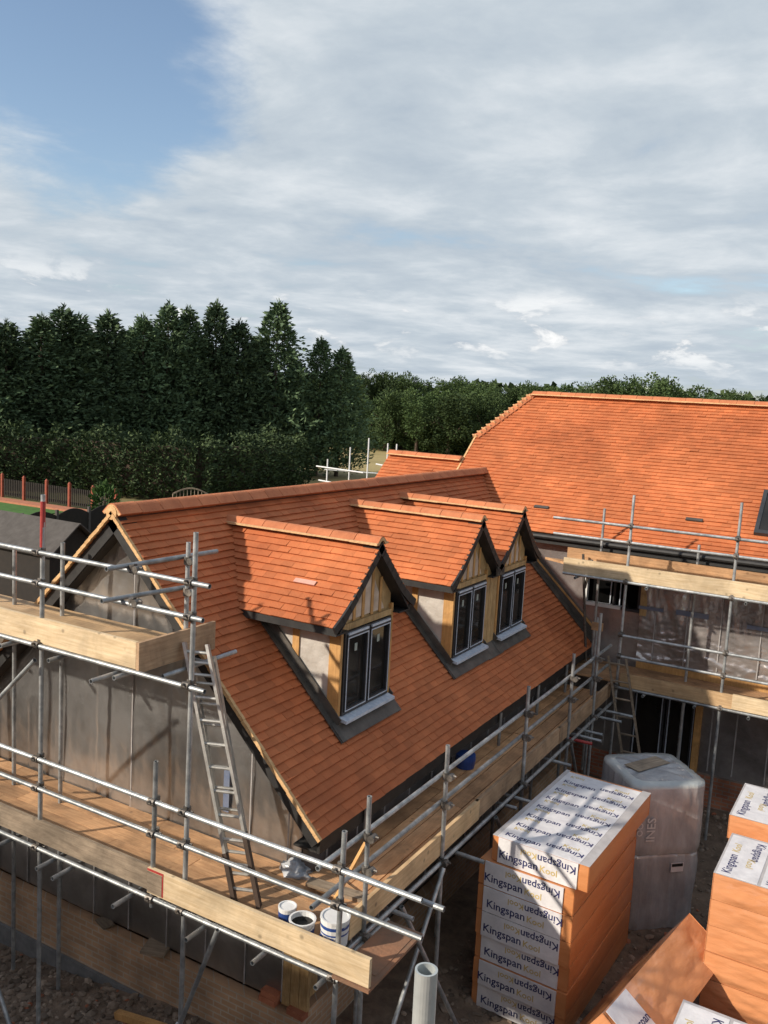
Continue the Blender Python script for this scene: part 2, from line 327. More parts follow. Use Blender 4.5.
def ridge_run(name,A,B,parent,wing=.13,drop=45,step=.3,joint=True,rad=.085,feet=True):
    """half-round ridge tiles with mortar at every joint and along both feet"""
    A=V3(A); B=V3(B); d=(B-A).normalized(); side=d.cross(V3((0,0,1))).normalized(); up=side.cross(d)
    L=(B-A).length; n=max(1,round(L/step)); st=L/n; mb=MB(); a=math.radians(drop)
    prof=[]
    for k in range(7):
        an=math.pi*(.5-a/math.pi)+ (2*a)*(k/6)          # arc around top
        prof.append((rad*math.cos(an),rad*math.sin(an)))
    e0=prof[0]; e1=prof[-1]
    prof=[(e0[0]+wing*.6*math.cos(a),e0[1]-wing*.6*math.sin(a))]+prof+[(e1[0]-wing*.6*math.cos(a),e1[1]-wing*.6*math.sin(a))]
    def run(s0,s1,k,mi,tone,dz=0):
        b=len(mb.v); m=len(prof)
        for s in (s0,s1):
            for x,y in prof: mb.v.append(tuple(A+d*s+side*x*k+up*(y*k+dz)))
        for s in (s0,s1):
            for x,y in prof: mb.v.append(tuple(A+d*s+side*x*k*.8+up*(y*k*.8+dz-.02)))
        for i in range(m-1):
            mb.face((b+i,b+i+1,b+m+i+1,b+m+i),mi,tone)
            mb.face((b+2*m+i,b+3*m+i,b+3*m+i+1,b+2*m+i+1),mi,tone)
            mb.face((b+i,b+2*m+i,b+2*m+i+1,b+i+1),mi,tone); mb.face((b+m+i,b+m+i+1,b+3*m+i+1,b+3*m+i),mi,tone)
        for i in (0,m-1): mb.face((b+i,b+m+i,b+3*m+i,b+2*m+i),mi,tone)
    for i in range(n):
        j=random.uniform(-.002,.003)
        run(i*st+.004,(i+1)*st-.004,1.0,0,random.random(),j)
    run(.003,L-.003,.9,1,.5)
    for sgn,e in (((1,prof[0]),(-1,prof[-1])) if feet else ()):
        for q in range(int(L/.25)+1):
            s0=q*.25; s1=min(L,s0+.25)
            if s1-s0<.02: continue
            h=random.uniform(.007,.013)
            c=side*(e[0]+.006*sgn)+up*(e[1]-.004)
            mb.beam(A+d*s0+c,A+d*s1+c,.03,h*2,up,1)
    o=fixn(mb.build(name,[M['ridge'],M['mortar']],parent)); return o

house=thing('house','red tiled L shaped house under construction with three dormers and foil covered walls','house',(-1.03,1.0,0))
# ---- wing roof
S2=math.sqrt(.5)
RX=-3.34; RZ=4.94; EX=-.70; EZ=2.30; LX=-5.98
def wing_hi(v):
    X=EX-S2*v
    if X>-2.5: return 9.06-.8
    return min(10.1,8.85+(1.6-X-4.09)/.84+.12)-.8
w=MB()
slope_tiles(w,(EX,.8,EZ),(0,1,0),(-S2,0,S2),3.74,lambda v:(0,wing_hi(v)),seed=3)
slope_tiles(w,(LX,.8,EZ),(0,1,0),(S2,0,S2),3.74,lambda v:(0,9.0),seed=4)
def slab(mb,pts,nrm,t,mi):
    nrm=V3(nrm).normalized(); mb.prism([V3(p)-nrm*.03 for p in pts],-nrm*t,mi)
slab(w,[(EX-.02,.84,EZ+.02),(EX-.02,9.05,EZ+.02),(-2.45,9.05,4.05),(RX,9.9,RZ),(RX,.84,RZ)],(S2,0,S2),.06,1)
slab(w,[(LX+.02,.84,EZ+.02),(RX,.84,RZ),(RX,9.9,RZ),(LX+.02,9.05,EZ+.02)],(-S2,0,S2),.06,1)
wing=w.build('roof',[M['tile'],M['tile_back']],house); tag(wing,'lower dormer wing roof of orange clay tiles')
ridge_run('ridge_tiles',(RX,.78,RZ-.01),(RX,10.0,RZ-.01),wing,feet=False,wing=.17)
ec=MB(); ec.tube((RX,.776,RZ-.015),(RX,.80,RZ-.015),.072,14,hollow=False); ec.build('ridge_end_mortar',M['verge'],wing)
# verge mortar strips and black barge / soffit on the near gable
for sx,name in ((1,'verge'),(-1,'verge')):
    v=MB(); bb=MB()
    ex=EX if sx>0 else LX
    n=44
    for i in range(n):
        t0=i/n; t1=(i+1)/n
        a=V3((ex+(RX-ex)*t0,.785,EZ+(RZ-EZ)*t0)); b=V3((ex+(RX-ex)*t1,.785,EZ+(RZ-EZ)*t1))
        q=V3((S2*sx,0,S2))*(-.014+random.uniform(-.0025,.0025))
        v.beam(a+q,b+q+V3((sx*S2,0,S2))*-.004,.034,.036,(S2*sx,0,S2),0)
    fixn(v.build('verge',M['verge'],wing))
    dn=V3((S2*sx,0,S2))
    a=V3((ex,.86,EZ))-dn*.10; b=V3((RX,.86,RZ))-dn*.10
    bb.beam(a,b,.10,.12,dn,0)
    a=V3((ex,.92,EZ))-dn*.155; b=V3((RX,.92,RZ))-dn*.155
    bb.beam(a,b,.19,.02,dn,0)
    bb.build('barge_board',M['black'],wing)
fb=MB(); fb.box(EX-.075,EX-.045,.84,9.05,EZ-.17,EZ-.02); fb.box(-1.03,EX-.078,.84,9.05,EZ-.17,EZ-.15)
fb.build('fascia',M['black'],wing)
# lead flashing where the wing roof meets the main wall
lf=MB(); lf.beam((EX-.02,8.98,EZ+.035),(-2.35,8.98,3.985),.20,.012,(S2,0,S2)); lf.beam((EX-.02,9.065,EZ+.10),(-2.3,9.065,4.0),.02,.16,(S2,0,S2))
lf.build('lead_flashing',M['lead'],wing)
lf=MB(); lf.beam((EX-.02,9.06,EZ+.21),(-2.1,9.06,4.01-.2),.04,.03,(S2,0,S2)); lf.build('timber_trim',M['stud'],wing)

# ---- wing walls
wl=MB()
wl.prism([(-5.65,1.0,.43),(-1.03,1.0,.43),(-1.03,1.0,2.58),(RX,1.0,4.85),(-5.65,1.0,2.58)],(0,.1,0),0)
gw=fixn(wl.build('wall',M['foil'],house)); tag(gw,'foil covered gable end wall above a brick plinth')
fk=MB(); NX,NZ=250,70
for j in range(NZ+1):
    z=.45+(4.72-.45)*j/NZ
    hw_=min(2.31,2.31-(z-2.58)) if z>2.58 else 2.31
    hw_=max(.10,hw_)
    for i in range(NX+1):
        x=RX-hw_+2*hw_*i/NX
        up_=1 if z>2.9 else .55
        h=.022*noise.noise((x*1.4,z*.9,8))+.020*up_*abs(noise.noise((x*4.5+z*2,z*2.5,3)))+.010*up_*noise.noise((x*10,z*7,6))
        h+=.009*sum(math.exp(-((x-q)/.016)**2) for q in (-5.3,-4.78,-4.22,-3.70,-3.18,-2.64,-2.12,-1.62))+.004*noise.noise((x*14,z*1.2,1))
        fk.v.append((x,.992-max(0,.012+h),z))
for j in range(NZ):
    for i in range(NX): a=j*(NX+1)+i; fk.face((a,a+1,a+NX+2,a+NX+1))
fk.build('foil_sheet',M['foil'],gw,smooth=True)
for x in (-5.3,-4.78,-4.22,-3.70,-3.18,-2.64,-2.12,-1.62,-1.17):
    b=MB(); top=min(1.6-x, 1.6-(2*RX-x))-.24
    b.box(x-.006,x+.006,.952,.958,.46,top if x in (-1.62,-1.17,-3.18,-4.22,-5.3) else min(top,1.75)); b.build('batten',M['batten'],gw)
BLUE=[]
for (a,b,c,d_) in ((-1.95,-1.88,2.15,2.6),):
    BLUE.append((a,b,c,d_))
wl=MB(); wl.box(-1.13,-1.03,1.1,9.08,.43,2.62); sw=wl.build('wall',M['foil_shade'],house); tag(sw,'shaded long side wall under the eaves')
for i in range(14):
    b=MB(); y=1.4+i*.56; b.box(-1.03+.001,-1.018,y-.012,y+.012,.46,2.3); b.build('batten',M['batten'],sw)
wl=MB(); wl.box(-5.65,-5.55,1.1,9.08,.43,2.62); wl.build('wall',M['foil_shade'],house)
pl=MB(); pl.box(-5.75,-.93,.90,.999,-.6,.41); pl.box(-1.028,-.93,1.001,9.05,-.3,.41); pl.box(-5.75,-5.66,1.0,9.05,-.8,.41)
pl.build('plinth',M['brick'],house)
ft=MB(); ft.box(-5.8,-.88,.86,.898,-.75,-.02-.12); fo=ft.build('footing',M['block'],house)
cp=MB()
for i in range(3): cp.box(-1.17+i*.1,-1.075+i*.1,.955,.998,.44,1.72)
for i in range(3): cp.box(-1.028,-.99,1.0+i*.1,1.095+i*.1,.44,1.72)
cp.build('corner_post',M['osb'],house)

# ---- dormers
DX=-1.15   # front verge
WX=-1.30   # front wall
def dormer(cy,seed):
    z_r=4.73; half=.765; z_e=z_r-half; hw=.51
    fm=MB()      # framed front wall with gable
    fm.prism([(WX,cy-hw,2.86),(WX,cy+hw,2.86),(WX,cy+hw,z_r-hw-.05),(WX,cy,z_r-.06),(WX,cy-hw,z_r-hw-.05)],(-.08,0,0),0)
    d=fixn(fm.build('dormer',M['osb'],house))
    # gable studs and membrane
    mm=MB(); mm.prism([(WX+.004,cy-.36,3.95),(WX+.004,cy+.36,3.95),(WX+.004,cy,4.5)],(.004,0,0)); fixn(mm.build('membrane',M['tan'],d))
    for yy in (-.26,-.09,.09,.26):
        s=MB(); s.box(WX+.009,WX+.018,cy+yy-.025,cy+yy+.025,3.93,z_r-.16-abs(yy)); s.build('stud',M['stud'],d)
    h=MB(); h.box(WX+.001,WX+.035,cy-hw+.02,cy+hw-.02,3.86,3.925); h.build('lintel',M['osb'],d)
    for sgn in (-1,1):
        y=cy+sgn*hw
        ck=MB(); ck.prism([(WX-.08,y,2.90),(WX-.08,y,z_e+.02),(-2.36,y,z_e+.02)],(0,-sgn*.04,0)); fixn(ck.build('cheek',M['sheet'],d))
        s=MB(); s.box(WX-.10,WX+.036,y-(.03 if sgn>0 else .012),y+(.012 if sgn>0 else .03),2.87,z_e+.02); s.build('corner_post',M['stud'],d)
        s=MB(); s.box(-1.85,-1.77,min(y,y+sgn*.018),max(y,y+sgn*.018),3.40,z_e+.02); s.build('stud',M['stud'],d)
        s=MB(); s.box(-2.3,WX-.105,min(y,y+sgn*.02),max(y,y+sgn*.02),z_e-.10,z_e+.015); s.build('rail',M['osb'],d)
        # side flashing on the main slope
        fl=MB(); yo=y+sgn*.055
        fl.beam((-1.14,yo,2.74+.026),(-2.42,yo,4.02+.026),.10,.012,(S2,0,S2)); fl.beam((-1.25,y+sgn*.022,2.85+.07),(-2.36,y+sgn*.022,3.96+.07),.012,.12,(S2,0,S2))
        fl.build('lead_flashing',M['lead'],d)
    ap=MB(); ap.beam((WX+.01,cy,2.90+.03),(WX+.165,cy,2.745+.03),2*hw+.18,.012,(S2,0,S2)); ap.box(WX+.036,WX+.05,cy-hw,cy+hw,2.83,2.97); ap.build('lead_apron',M['lead'],d)
    # window
    y0,y1,z0,z1=cy-.465,cy+.465,2.98,3.85
    fr=MB()
    def rect(mb,x0,x1,ya,yb,za,zb,t):
        mb.box(x0,x1,ya,yb,za,za+t); mb.box(x0,x1,ya,yb,zb-t,zb); mb.box(x0,x1,ya,ya+t,za+t,zb-t); mb.box(x0,x1,yb-t,yb,za+t,zb-t)
    rect(fr,WX+.004,WX+.05,y0,y1,z0,z1,.03); fr.box(WX+.004,WX+.052,cy-.02,cy+.02,z0+.03,z1-.03)
    fr.build('window_frame',M['frame'],d)
    for a,b in ((y0+.032,cy-.022),(cy+.022,y1-.032)):
        sh=MB(); rect(sh,WX+.01,WX+.062,a,b,z0+.033,z1-.033,.034); sh.build('sash',M['frame'],d)
        tp=MB(); rect(tp,WX+.0605,WX+.066,a+.004,b-.004,z0+.038,z1-.06,.011); tp.box(WX+.03,WX+.068,a+.01,b-.01,z1-.036,z1-.014); tp.build('protective_film',M['tape'],d)
        gl=MB(); gl.box(WX+.012,WX+.03,a+.035,b-.035,z0+.068,z1-.068); gl.build('pane',M['glass'],d)
        st=MB(); m_=(a+b)/2; st.box(WX+.0305,WX+.032,m_-.02,m_+.03,z1-.24,z1-.16); st.build('sticker',M['sticker'],d)
    sl=MB(); sl.hexa([(WX+.03,y0-.03,z0-.045),(WX+.13,y0-.03,z0-.06),(WX+.13,y1+.03,z0-.06),(WX+.03,y1+.03,z0-.045),(WX+.03,y0-.03,z0-.004),(WX+.13,y0-.03,z0-.03),(WX+.13,y1+.03,z0-.03),(WX+.03,y1+.03,z0-.004)])
    sl.build('window_sill',M['tape'],d)
    # roof with a slight kick at the eaves
    rf=MB(); L=half*math.sqrt(2)
    for sgn in (-1,1):
        P=(0,cy+sgn*half,z_e); Vv=(0,-sgn*S2,S2)
        def uf(v,sgn=sgn):
            z=z_e+S2*v; return (1.6-z-.06, DX)
        slope_tiles(rf,P,(1,0,0),Vv,L-.02,uf,seed=seed+sgn)
        nrm=V3((0,sgn*S2,S2)); 
        pts=[(DX-.03,cy+sgn*(half-.02),z_e+.02),(1.6-z_e,cy+sgn*(half-.02),z_e+.02),(1.6-z_r,cy,z_r),(DX-.03,cy,z_r)]
        rf.prism([V3(p)-nrm*.03 for p in pts],-nrm*.035,1)
    r=fixn(rf.build('dormer_roof',[M['tile'],M['tile_back']],d))
    ridge_run('ridge_tiles',(1.6-z_r-.10,cy,z_r-.015),(DX+.005,cy,z_r-.015),d,wing=.11,rad=.07)
    for sgn in (-1,1):
        b=MB(); nrm=V3((0,sgn*S2,S2)); n=8
        # barge board, the foot swept outwards
        pts=[]
        for i in range(n+1):
            t=i/n; y=cy+sgn*(half+.015)*(1-t); z=z_e+(z_r-z_e)*t
            k=max(0,1-t*2.6)**2
            pts.append(V3((0,y+sgn*.07*k,z+.028*k))-nrm*.055)
        for i in range(n):
            a,c=pts[i],pts[i+1]; dd=(c-a).normalized()*.004
            b.beam(V3((DX-.012,a.y,a.z))-dd,V3((DX-.012,c.y,c.z))+dd,.024,.085,nrm)
        b.beam(V3((WX+.045,cy+sgn*half,z_e))-nrm*.085,V3((WX+.045,cy,z_r))-nrm*.085,.18,.016,nrm)
        b.build('barge_board',M['black'],d)
        e=MB(); y=cy+sgn*(half-.03); e.box(-2.40,DX-.03,min(y,y+sgn*.02),max(y,y+sgn*.02),z_e-.085,z_e-.012)
        y2=cy+sgn*hw; e.box(-2.36,DX-.03,min(y,y2),max(y,y2),z_e-.085,z_e-.07); e.build('fascia',M['black'],d)
    return d
d1=dormer(2.38,20); tag(d1,'gabled dormer nearest the gable end with two pane window')
d2=dormer(4.98,30); tag(d2,'middle gabled dormer close beside the far one')
d3=dormer(6.42,40); tag(d3,'far gabled dormer next to the main roof')
ip=MB(); ip.box(WX-.08,WX+.01,5.505,5.895,2.88,4.10)
for i in range(3): ip.box(WX+.011,WX+.02,5.515+i*.13,5.635+i*.13,2.9,4.05)
ip.build('infill_panel',M['osb'],house)
lf=MB(); lf.beam((WX+.0,5.70,2.935),(WX+.17,5.70,2.765),.5,.012,(S2,0,S2)); lf.build('lead_apron',M['lead'],house); lf=MB(); lf.beam((-2.35,5.70,4.02),(DX-.031,5.70,4.02),.16,.02); lf.box(DX-.03,DX-.005,5.58,5.82,3.90,4.03)
lf.build('lead_valley',M['lead'],house)

# ---- main roof
ME=V3((0,8.85,4.09)); sl=.84; ln=math.hypot(1,sl); MV=V3((0,1/ln,sl/ln)); RY=11.64; RZm=4.09+sl*(RY-8.85)
HX,HY,HZ=-3.85,10.57,4.09+sl*(10.57-8.85)
def main_lo(v):
    Y=8.85+v/ln
    if Y<HY: return HX
    return HX+(-3.10-HX)*(Y-HY)/(RY-HY)
mr=MB()
slope_tiles(mr,ME,(1,0,0),MV,(RY-8.85)*ln,lambda v:(main_lo(v),7.0),seed=9)
nm=V3((0,-sl/ln,1/ln))
mr.prism([V3(p)-nm*.03 for p in [(HX,8.87,4.107),(7,8.87,4.107),(7,RY,RZm),(-3.10,RY,RZm),(HX,HY,HZ)]],-nm*.06,1)
nb=V3((0,sl/ln,1/ln)); BY=2*RY-8.85
mr.prism([V3(p)-nb*.01 for p in [(HX,BY,4.09),(HX,2*RY-HY,HZ),(-3.10,RY,RZm),(7,RY,RZm),(7,BY,4.09)]],-nb*.06,0)
mr.prism([(-3.10,RY,RZm-.01),(HX,HY,HZ-.01),(HX,2*RY-HY,HZ-.01)],(.05,0,-.06),0)
mroof=fixn(mr.build('roof',[M['tile'],M['tile_back']],house)); tag(mroof,'large main roof slope of bright orange tiles')
ridge_run('ridge_tiles',(-3.12,RY,RZm-.02),(7,RY,RZm-.02),mroof,drop=40)
def hip(A,B,n):
    mb=MB(); A=V3(A); B=V3(B); d=(B-A).normalized(); s=(B-A).length/n
    side=d.cross(V3((0,0,1))).normalized(); up=side.cross(d)
    for i in range(n):
        a=A+d*s*i; b=A+d*s*(i+1.25)
        for sg in (-1,1):
            p=[a+up*.055,a+side*sg*.11-up*.02,b+side*sg*.07-up*.03,b+up*.012]
            mb.hexa([*(q-up*.014 for q in p),*p],0,random.random())
        mb.beam(a+up*.02-d*.004,a+up*.02+d*.012,.15,.05,up,1)
    return fixn(mb.build('hip_tiles',[M['ridge'],M['mortar']],mroof))
hip((HX,HY,HZ+.01),(-3.12,RY,RZm+.01),13)
hip((HX,2*RY-HY,HZ+.01),(-3.12,RY,RZm+.01),13)
v=MB(); a=V3((HX+.0,8.9,4.13)); b=V3((HX+.0,HY,HZ)); v.beam(a-nm*.02,b-nm*.02,.034,.05,nm); v.build('verge',M['verge'],mroof)
fb=MB(); fb.box(-2.4,7,8.885,8.915,3.90,4.06); fb.box(-2.4,7,8.918,9.1,3.90,3.92); fb.build('fascia',M['black'],mroof)
gt=MB()
gt.tube((-2.4,8.84,4.02),(7,8.84,4.02),.04,8,hollow=False); gt.build('gutter',M['black'],mroof)
for (x,y) in ((-1.93,9.26),(.62,9.34)):
    vt=MB(); z=4.09+sl*(y-8.85); c=V3((x,y,z))
    vt.hexa([c+V3((-.13,0,0))+nm*.004,c+V3((.13,0,0))+nm*.004,c+V3((.13,0,0))+MV*.06+nm*.004,c+V3((-.13,0,0))+MV*.06+nm*.004,
             c+V3((-.13,0,0))+nm*.03,c+V3((.13,0,0))+nm*.03,c+V3((.13,0,0))+MV*.075+nm*.006,c+V3((-.13,0,0))+MV*.075+nm*.006])
    vt.build('vent_tile',M['felt'],mroof)
# roof window
def mp(x,v,h): return V3((x,8.85,4.09))+MV*v+nm*h
sk=MB(); x0,x1,v0,v1=1.545,2.25,.50,1.46
for (a,b,c,d_) in ((x0,x1,v0,v0+.07),(x0,x1,v1-.07,v1),(x0,x0+.06,v0+.07,v1-.07),(x1-.06,x1,v0+.07,v1-.07)):
    sk.hexa([mp(a,c,-.02),mp(b,c,-.02),mp(b,d_,-.02),mp(a,d_,-.02),mp(a,c,.06),mp(b,c,.06),mp(b,d_,.06),mp(a,d_,.06)])
skf=sk.build('roof_window',M['frame'],mroof)
sg=MB(); sg.hexa([mp(x0+.06,v0+.07,.02),mp(x1-.06,v0+.07,.02),mp(x1-.06,v1-.07,.02),mp(x0+.06,v1-.07,.02),mp(x0+.06,v0+.07,.045),mp(x1-.06,v0+.07,.045),mp(x1-.06,v1-.07,.045),mp(x0+.06,v1-.07,.045)])
o=sg.build('pane',M['glass'],None); attach(o,mroof)
# pale damaged tile patch on the near dormer slope
pt_=MB(); q=V3((-1.93,1.86,3.965+(1.86-1.615))); nd=V3((0,-S2,S2)); dv=V3((0,S2,S2))
c=V3((-1.78,1.615+.30,3.965+.30)); pt_.hexa([c+V3((-.13,0,0))+nd*.004,c+V3((.13,0,0))+nd*.004,c+V3((.13,0,0))+dv*.055+nd*.004,c+V3((-.13,0,0))+dv*.055+nd*.004,c+V3((-.13,0,0))+nd*.018,c+V3((.13,0,0))+nd*.018,c+V3((.13,0,0))+dv*.055+nd*.008,c+V3((-.13,0,0))+dv*.055+nd*.008])
M['pink']=mat('pale_pink_tile',(.58,.30,.24),(.66,.38,.30),.8); pt_.build('vent_tile',M['pink'],d1)
# lower roof left of the main one
lr=MB(); LY=10.06
slope_tiles(lr,ME,(1,0,0),MV,(LY-8.85)*ln,lambda v:(-5.45,-3.87),seed=12)
lr.prism([V3(p)-nm*.03 for p in [(-5.43,8.87,4.107),(-3.87,8.87,4.107),(-3.87,LY,5.106),(-5.43,LY,5.106)]],-nm*.06,1)
lr.prism([V3(p)-nb*.01 for p in [(-5.43,2*LY-8.87,4.107),(-5.43,LY,5.106),(-3.87,LY,5.106),(-3.87,2*LY-8.87,4.107)]],-nb*.06,0)
lroof=fixn(lr.build('roof',[M['tile'],M['tile_back']],house)); tag(lroof,'short low roof left of the main roof')
ridge_run('ridge_tiles',(-5.46,LY,5.09),(-3.86,LY,5.09),lroof,drop=40)
lw=MB(); lw.prism([(-5.3,9.1,0),(-5.3,9.1,3.98),(-5.3,LY,4.9),(-5.3,2*LY-9.1,3.98),(-5.3,2*LY-9.1,0)],(1.6,0,0)); fixn(lw.build('wall',M['foil_shade'],house))
# ---- main walls
mw=MB()
# upper zone with window hole, x -.97..-.05, z 2.95..3.46 ; lower with door hole x 0..1.0, z .1..1.62
Y0,Y1=9.1,9.22
for (a,b,c,d_) in ((-3.6,-.97,.5,3.95),(-.05,7,1.75,3.95),(-.97,-.05,3.47,3.95),(-.97,-.05,1.75,2.95)):
    mw.box(a,b,Y0,Y1,c,d_)
mwall=mw.build('wall',M['poly'],house); tag(mwall,'main front wall covered with shiny polythene over grey foil')
lwl=MB()
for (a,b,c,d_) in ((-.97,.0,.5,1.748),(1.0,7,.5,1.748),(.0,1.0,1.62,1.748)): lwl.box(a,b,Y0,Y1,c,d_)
lwall=lwl.build('wall',M['foil_shade'],house); tag(lwall,'shaded ground floor wall behind the wrapped pallets')
# crumpled polythene skin
sk=MB(); nxp,nzp=220,90; X0,X1,Z0,Z1=-.02,6.0,2.02,3.93
for j in range(nzp+1):
    for i in range(nxp+1):
        x=X0+(X1-X0)*i/nxp; z=Z0+(Z1-Z0)*j/nzp
        lo_=max(0,min(1,(2.95-z)/.5))
        h=.030*noise.noise((x*1.6+z*.7,z*1.1,2))+(1-lo_)*(.040*abs(noise.noise((x*7+z*1.2,z*1.1,5)))+.016*abs(noise.noise((x*17,z*5,1))))+lo_*(.050*abs(noise.noise((x*2.4+z*2.5,z*9+1.5*noise.noise((x*1.5,0,0)),7)))+.020*abs(noise.noise((x*7-z*3,z*19,4))))+.006*noise.noise((x*24,z*18,1))
        sk.v.append((x,9.062-max(-.03,h),z))
for j in range(nzp):
    for i in range(nxp):
        a=j*(nxp+1)+i; sk.face((a,a+1,a+nxp+2,a+nxp+1))
sk.build('polythene_sheet',M['poly'],mwall,smooth=True)
for x in (.23,.73,1.24,1.83,2.4,2.9,3.4,3.9):
    b=MB(); b.box(x-.007,x+.007,9.030,9.038,2.2,3.85); b.build('batten',M['batten'],mwall)
for x in (-.45,1.25,1.62,2.1,2.6,3.1):
    b=MB(); b.box(x-.01,x+.01,9.088,9.098,.55,1.7); b.build('batten',M['batten'],lwall)
M['bluetape']=mat('blue_print_on_foil',(.10,.14,.24),(.22,.24,.30),.4,scale=6,coat=.3)
for (a,b,c,d_) in ((.55,1.05,3.02,3.10),(1.62,1.95,2.98,3.04),(-.04,.35,3.02,3.07)):
    q=MB(); q.box(a,b,9.003,9.008,c,d_); q.build('printed_strip',M['bluetape'],mwall)
mp_=MB()
for (a,b) in ((-.93,0),(1.0,7)): mp_.box(a,b,9.02,9.22,-.2,.5)
mp_.box(0,1.0,9.02,9.22,-.2,.12); mp_.build('plinth',M['brick_red'],house)
bd=MB(); bd.box(0,7,9.0,9.06,2.02,2.17); bd.build('sole_plate',M['stud'],house)
for (a,b,c,d_) in BLUE:
    q=MB(); q.box(a,b,.950,.955,c,d_); q.build('printed_strip',M['bluetape'],gw)
# window in main wall
wd=MB(); wd.box(-.97,-.05,9.16,9.19,2.95,3.47); wn=wd.build('window',M['dark'],house)
q=MB(); 
for a in (-.97,-.93+.0): pass
q.box(-.985,-.935,9.06,9.16,2.93,3.48); q.box(-.935,-.35,9.06,9.16,2.93,2.985); fo_=q.build('window_frame',M['white'],wn)
q=MB(); q.box(-.93,-.05,9.10,9.158,3.43,3.47); q.box(-.50,-.46,9.10,9.158,2.98,3.43); q.box(-.09,-.05,9.10,9.158,2.98,3.43); q.box(-.35,-.02,9.05,9.158,2.93,2.975); q.build('window_frame',M['frame'],wn)
q=MB(); q.box(-.40,-.385,9.13,9.158,2.99,3.43); q.box(-.56,-.545,9.13,9.158,2.99,3.43); q.build('protective_film',M['tape'],wn)
q=MB(); q.box(-.03,.08,9.03,9.095,2.9,3.6); q.build('timber_trim',M['osb'],wn)
# patio door
dd=MB(); dd.box(0,1.0,9.17,9.2,.12,1.62); do=dd.build('patio_door',M['glass'],house)
q=MB()
for x in (0.0,.47,.53,.93): q.box(x,x+.035,9.11,9.168,.12,1.62)
q.build('door_frame',M['frame'],do)
q=MB()
for x in (.034,.455,.566,.80,.96): q.box(x,x+.012,9.095,9.13,.14,1.6)
q.build('protective_film',M['tape'],do)
q=MB(); q.box(1.0,1.10,9.0,9.095,.14,1.7); q.build('timber_trim',M['stud'],do)

# ------------------------------------------------------------------ scaffolds
R=.0215
def tubeobj(name,A,B,parent,m=None,r=R):
    mb=MB(); mb.tube(A,B,r,12); return mb.build(name,m or M['steel'],parent,smooth=False)
def smooth_tubes(o): return o
cpm=MB(); cpm.tube((0,0,-.035),(0,0,.035),.034,10,hollow=False); cpm.tube((-.035,-.052,0),(.035,-.052,0),.033,10,hollow=False); cpm.box(-.02,.02,-.03,-.02,-.045,.045); cpm.tube((.03,.0,0),(.065,0,0),.010,6,hollow=False); cpm.tube((0,-.08,.02),(0,-.11,.02),.010,6,hollow=False)
cp_mesh=cpm.build('coupler',M['steel_dull']).data
bpy.data.objects.remove(bpy.data.objects['coupler'])
def coupler(p,parent,rz=0.):
    o=bpy.data.objects.new('coupler',cp_mesh); COL.objects.link(o); o.location=p; o.rotation_euler=(0,0,rz); attach(o,parent); return o
def board(name,x0,x1,y0,y1,z0,z1,m,parent,tilt=0):
    mb=MB(); mb.box(x0,x1,y0,y1,z0,z1); return mb.build(name,m,parent)
def jit(a): return random.uniform(-a,a)

# ---- gable scaffold
gs=thing('scaffold','two lift tube scaffold along the foil covered gable end with timber decks','scaffold',(-3.4,0,-.2))
for x,top in ((-5.2,5.1),(-3.395,5.15),(-1.556,5.03),(0.0,2.93)):
    mb=MB(); mb.tube((x-.012,0,gz(x,0)-.05),(x+.012,0,top),R,12)
    st=mb.build('standard',M['steel'],gs)
    if x==-3.395:
        s=MB(); s.tube((x+.006,0,4.66),(x+.011,0,5.09),R+.0022,12,hollow=False); s.build('red_paint_band',M['red'],st)
    for z in ((1.75,2.35,2.64)+((3.75,4.33,4.62) if x<-1 else ())): coupler((x,.0,z),gs,0)
st=tubeobj('standard',(-1.905,-.03,1.66),(-1.895,-.03,3.0),gs)
for z in (2.35,2.64,1.75): coupler((-1.9,-.01,z),gs)
for x,top in ((-5.4,4.6),(-4.56,4.42),(-3.83,4.58),(-2.17,4.80)): tubeobj('standard',(x,.6,gz(x,.6)-.05 if x<-3 else 3.6),(x+.008,.6,top),gs)
OFF=-.052
for z,x1 in ((2.64,.72),(2.35,.74),(4.62,-1.34),(4.33,-1.40)): tubeobj('guard_rail',(-7.2,OFF,z+.01),(x1,OFF,z),gs)
tubeobj('guard_rail',(-.05,.03,2.60),(.86,.03,2.58),gs)
tubeobj('ledger',(-7.2,OFF,1.76),(.06,OFF,1.75),gs); tubeobj('ledger',(-7.2,OFF,3.75),(-1.36,OFF,3.74),gs)
tubeobj('ledger',(-7.2,.65,1.74),(-.3,.65,1.74),gs); tubeobj('ledger',(-7.2,.65,3.70),(-1.9,.65,3.70),gs)
for x,y0 in ((-3.79,-.18),(-3.15,-.24),(-2.90,-.27),(-2.13,-.27),(-1.29,-.27),(-.66,-.2),(-.08,-.16),(-4.7,-.2),(-5.5,-.2)):
    tubeobj('transom',(x,y0,1.70),(x+jit(.02),.93,1.705),gs)
for x,y0 in ((-3.77,-.16),(-3.08,-.18),(-2.36,-.34),(-2.28,-.16),(-4.6,-.15),(-5.6,-.15)):
    tubeobj('transom',(x,y0,3.69),(x,.95,3.70),gs)
tubeobj('transom',(-2.06,.2,3.66),(-1.98,1.10,3.70),gs)
tubeobj('guard_rail',(-2.25,-.29,4.665),(-2.21,1.05,4.655),gs); tubeobj('guard_rail',(-2.33,-.26,4.375),(-2.2,.85,4.365),gs)
for p in ((-2.2,-.04,4.64),(-2.2,-.04,4.35),(-2.17,.6,4.63),(-2.17,.6,4.34)): coupler(p,gs,1.57)
for A,B in (((-1.50,-.09,.72),(-1.11,-.09,1.76)),((-4.3,-.09,.83),(-3.36,-.3,-.12)),((-4.6,-.1,2.45),(-3.36,-.1,3.62)),):
    tubeobj('brace',A,B,gs)
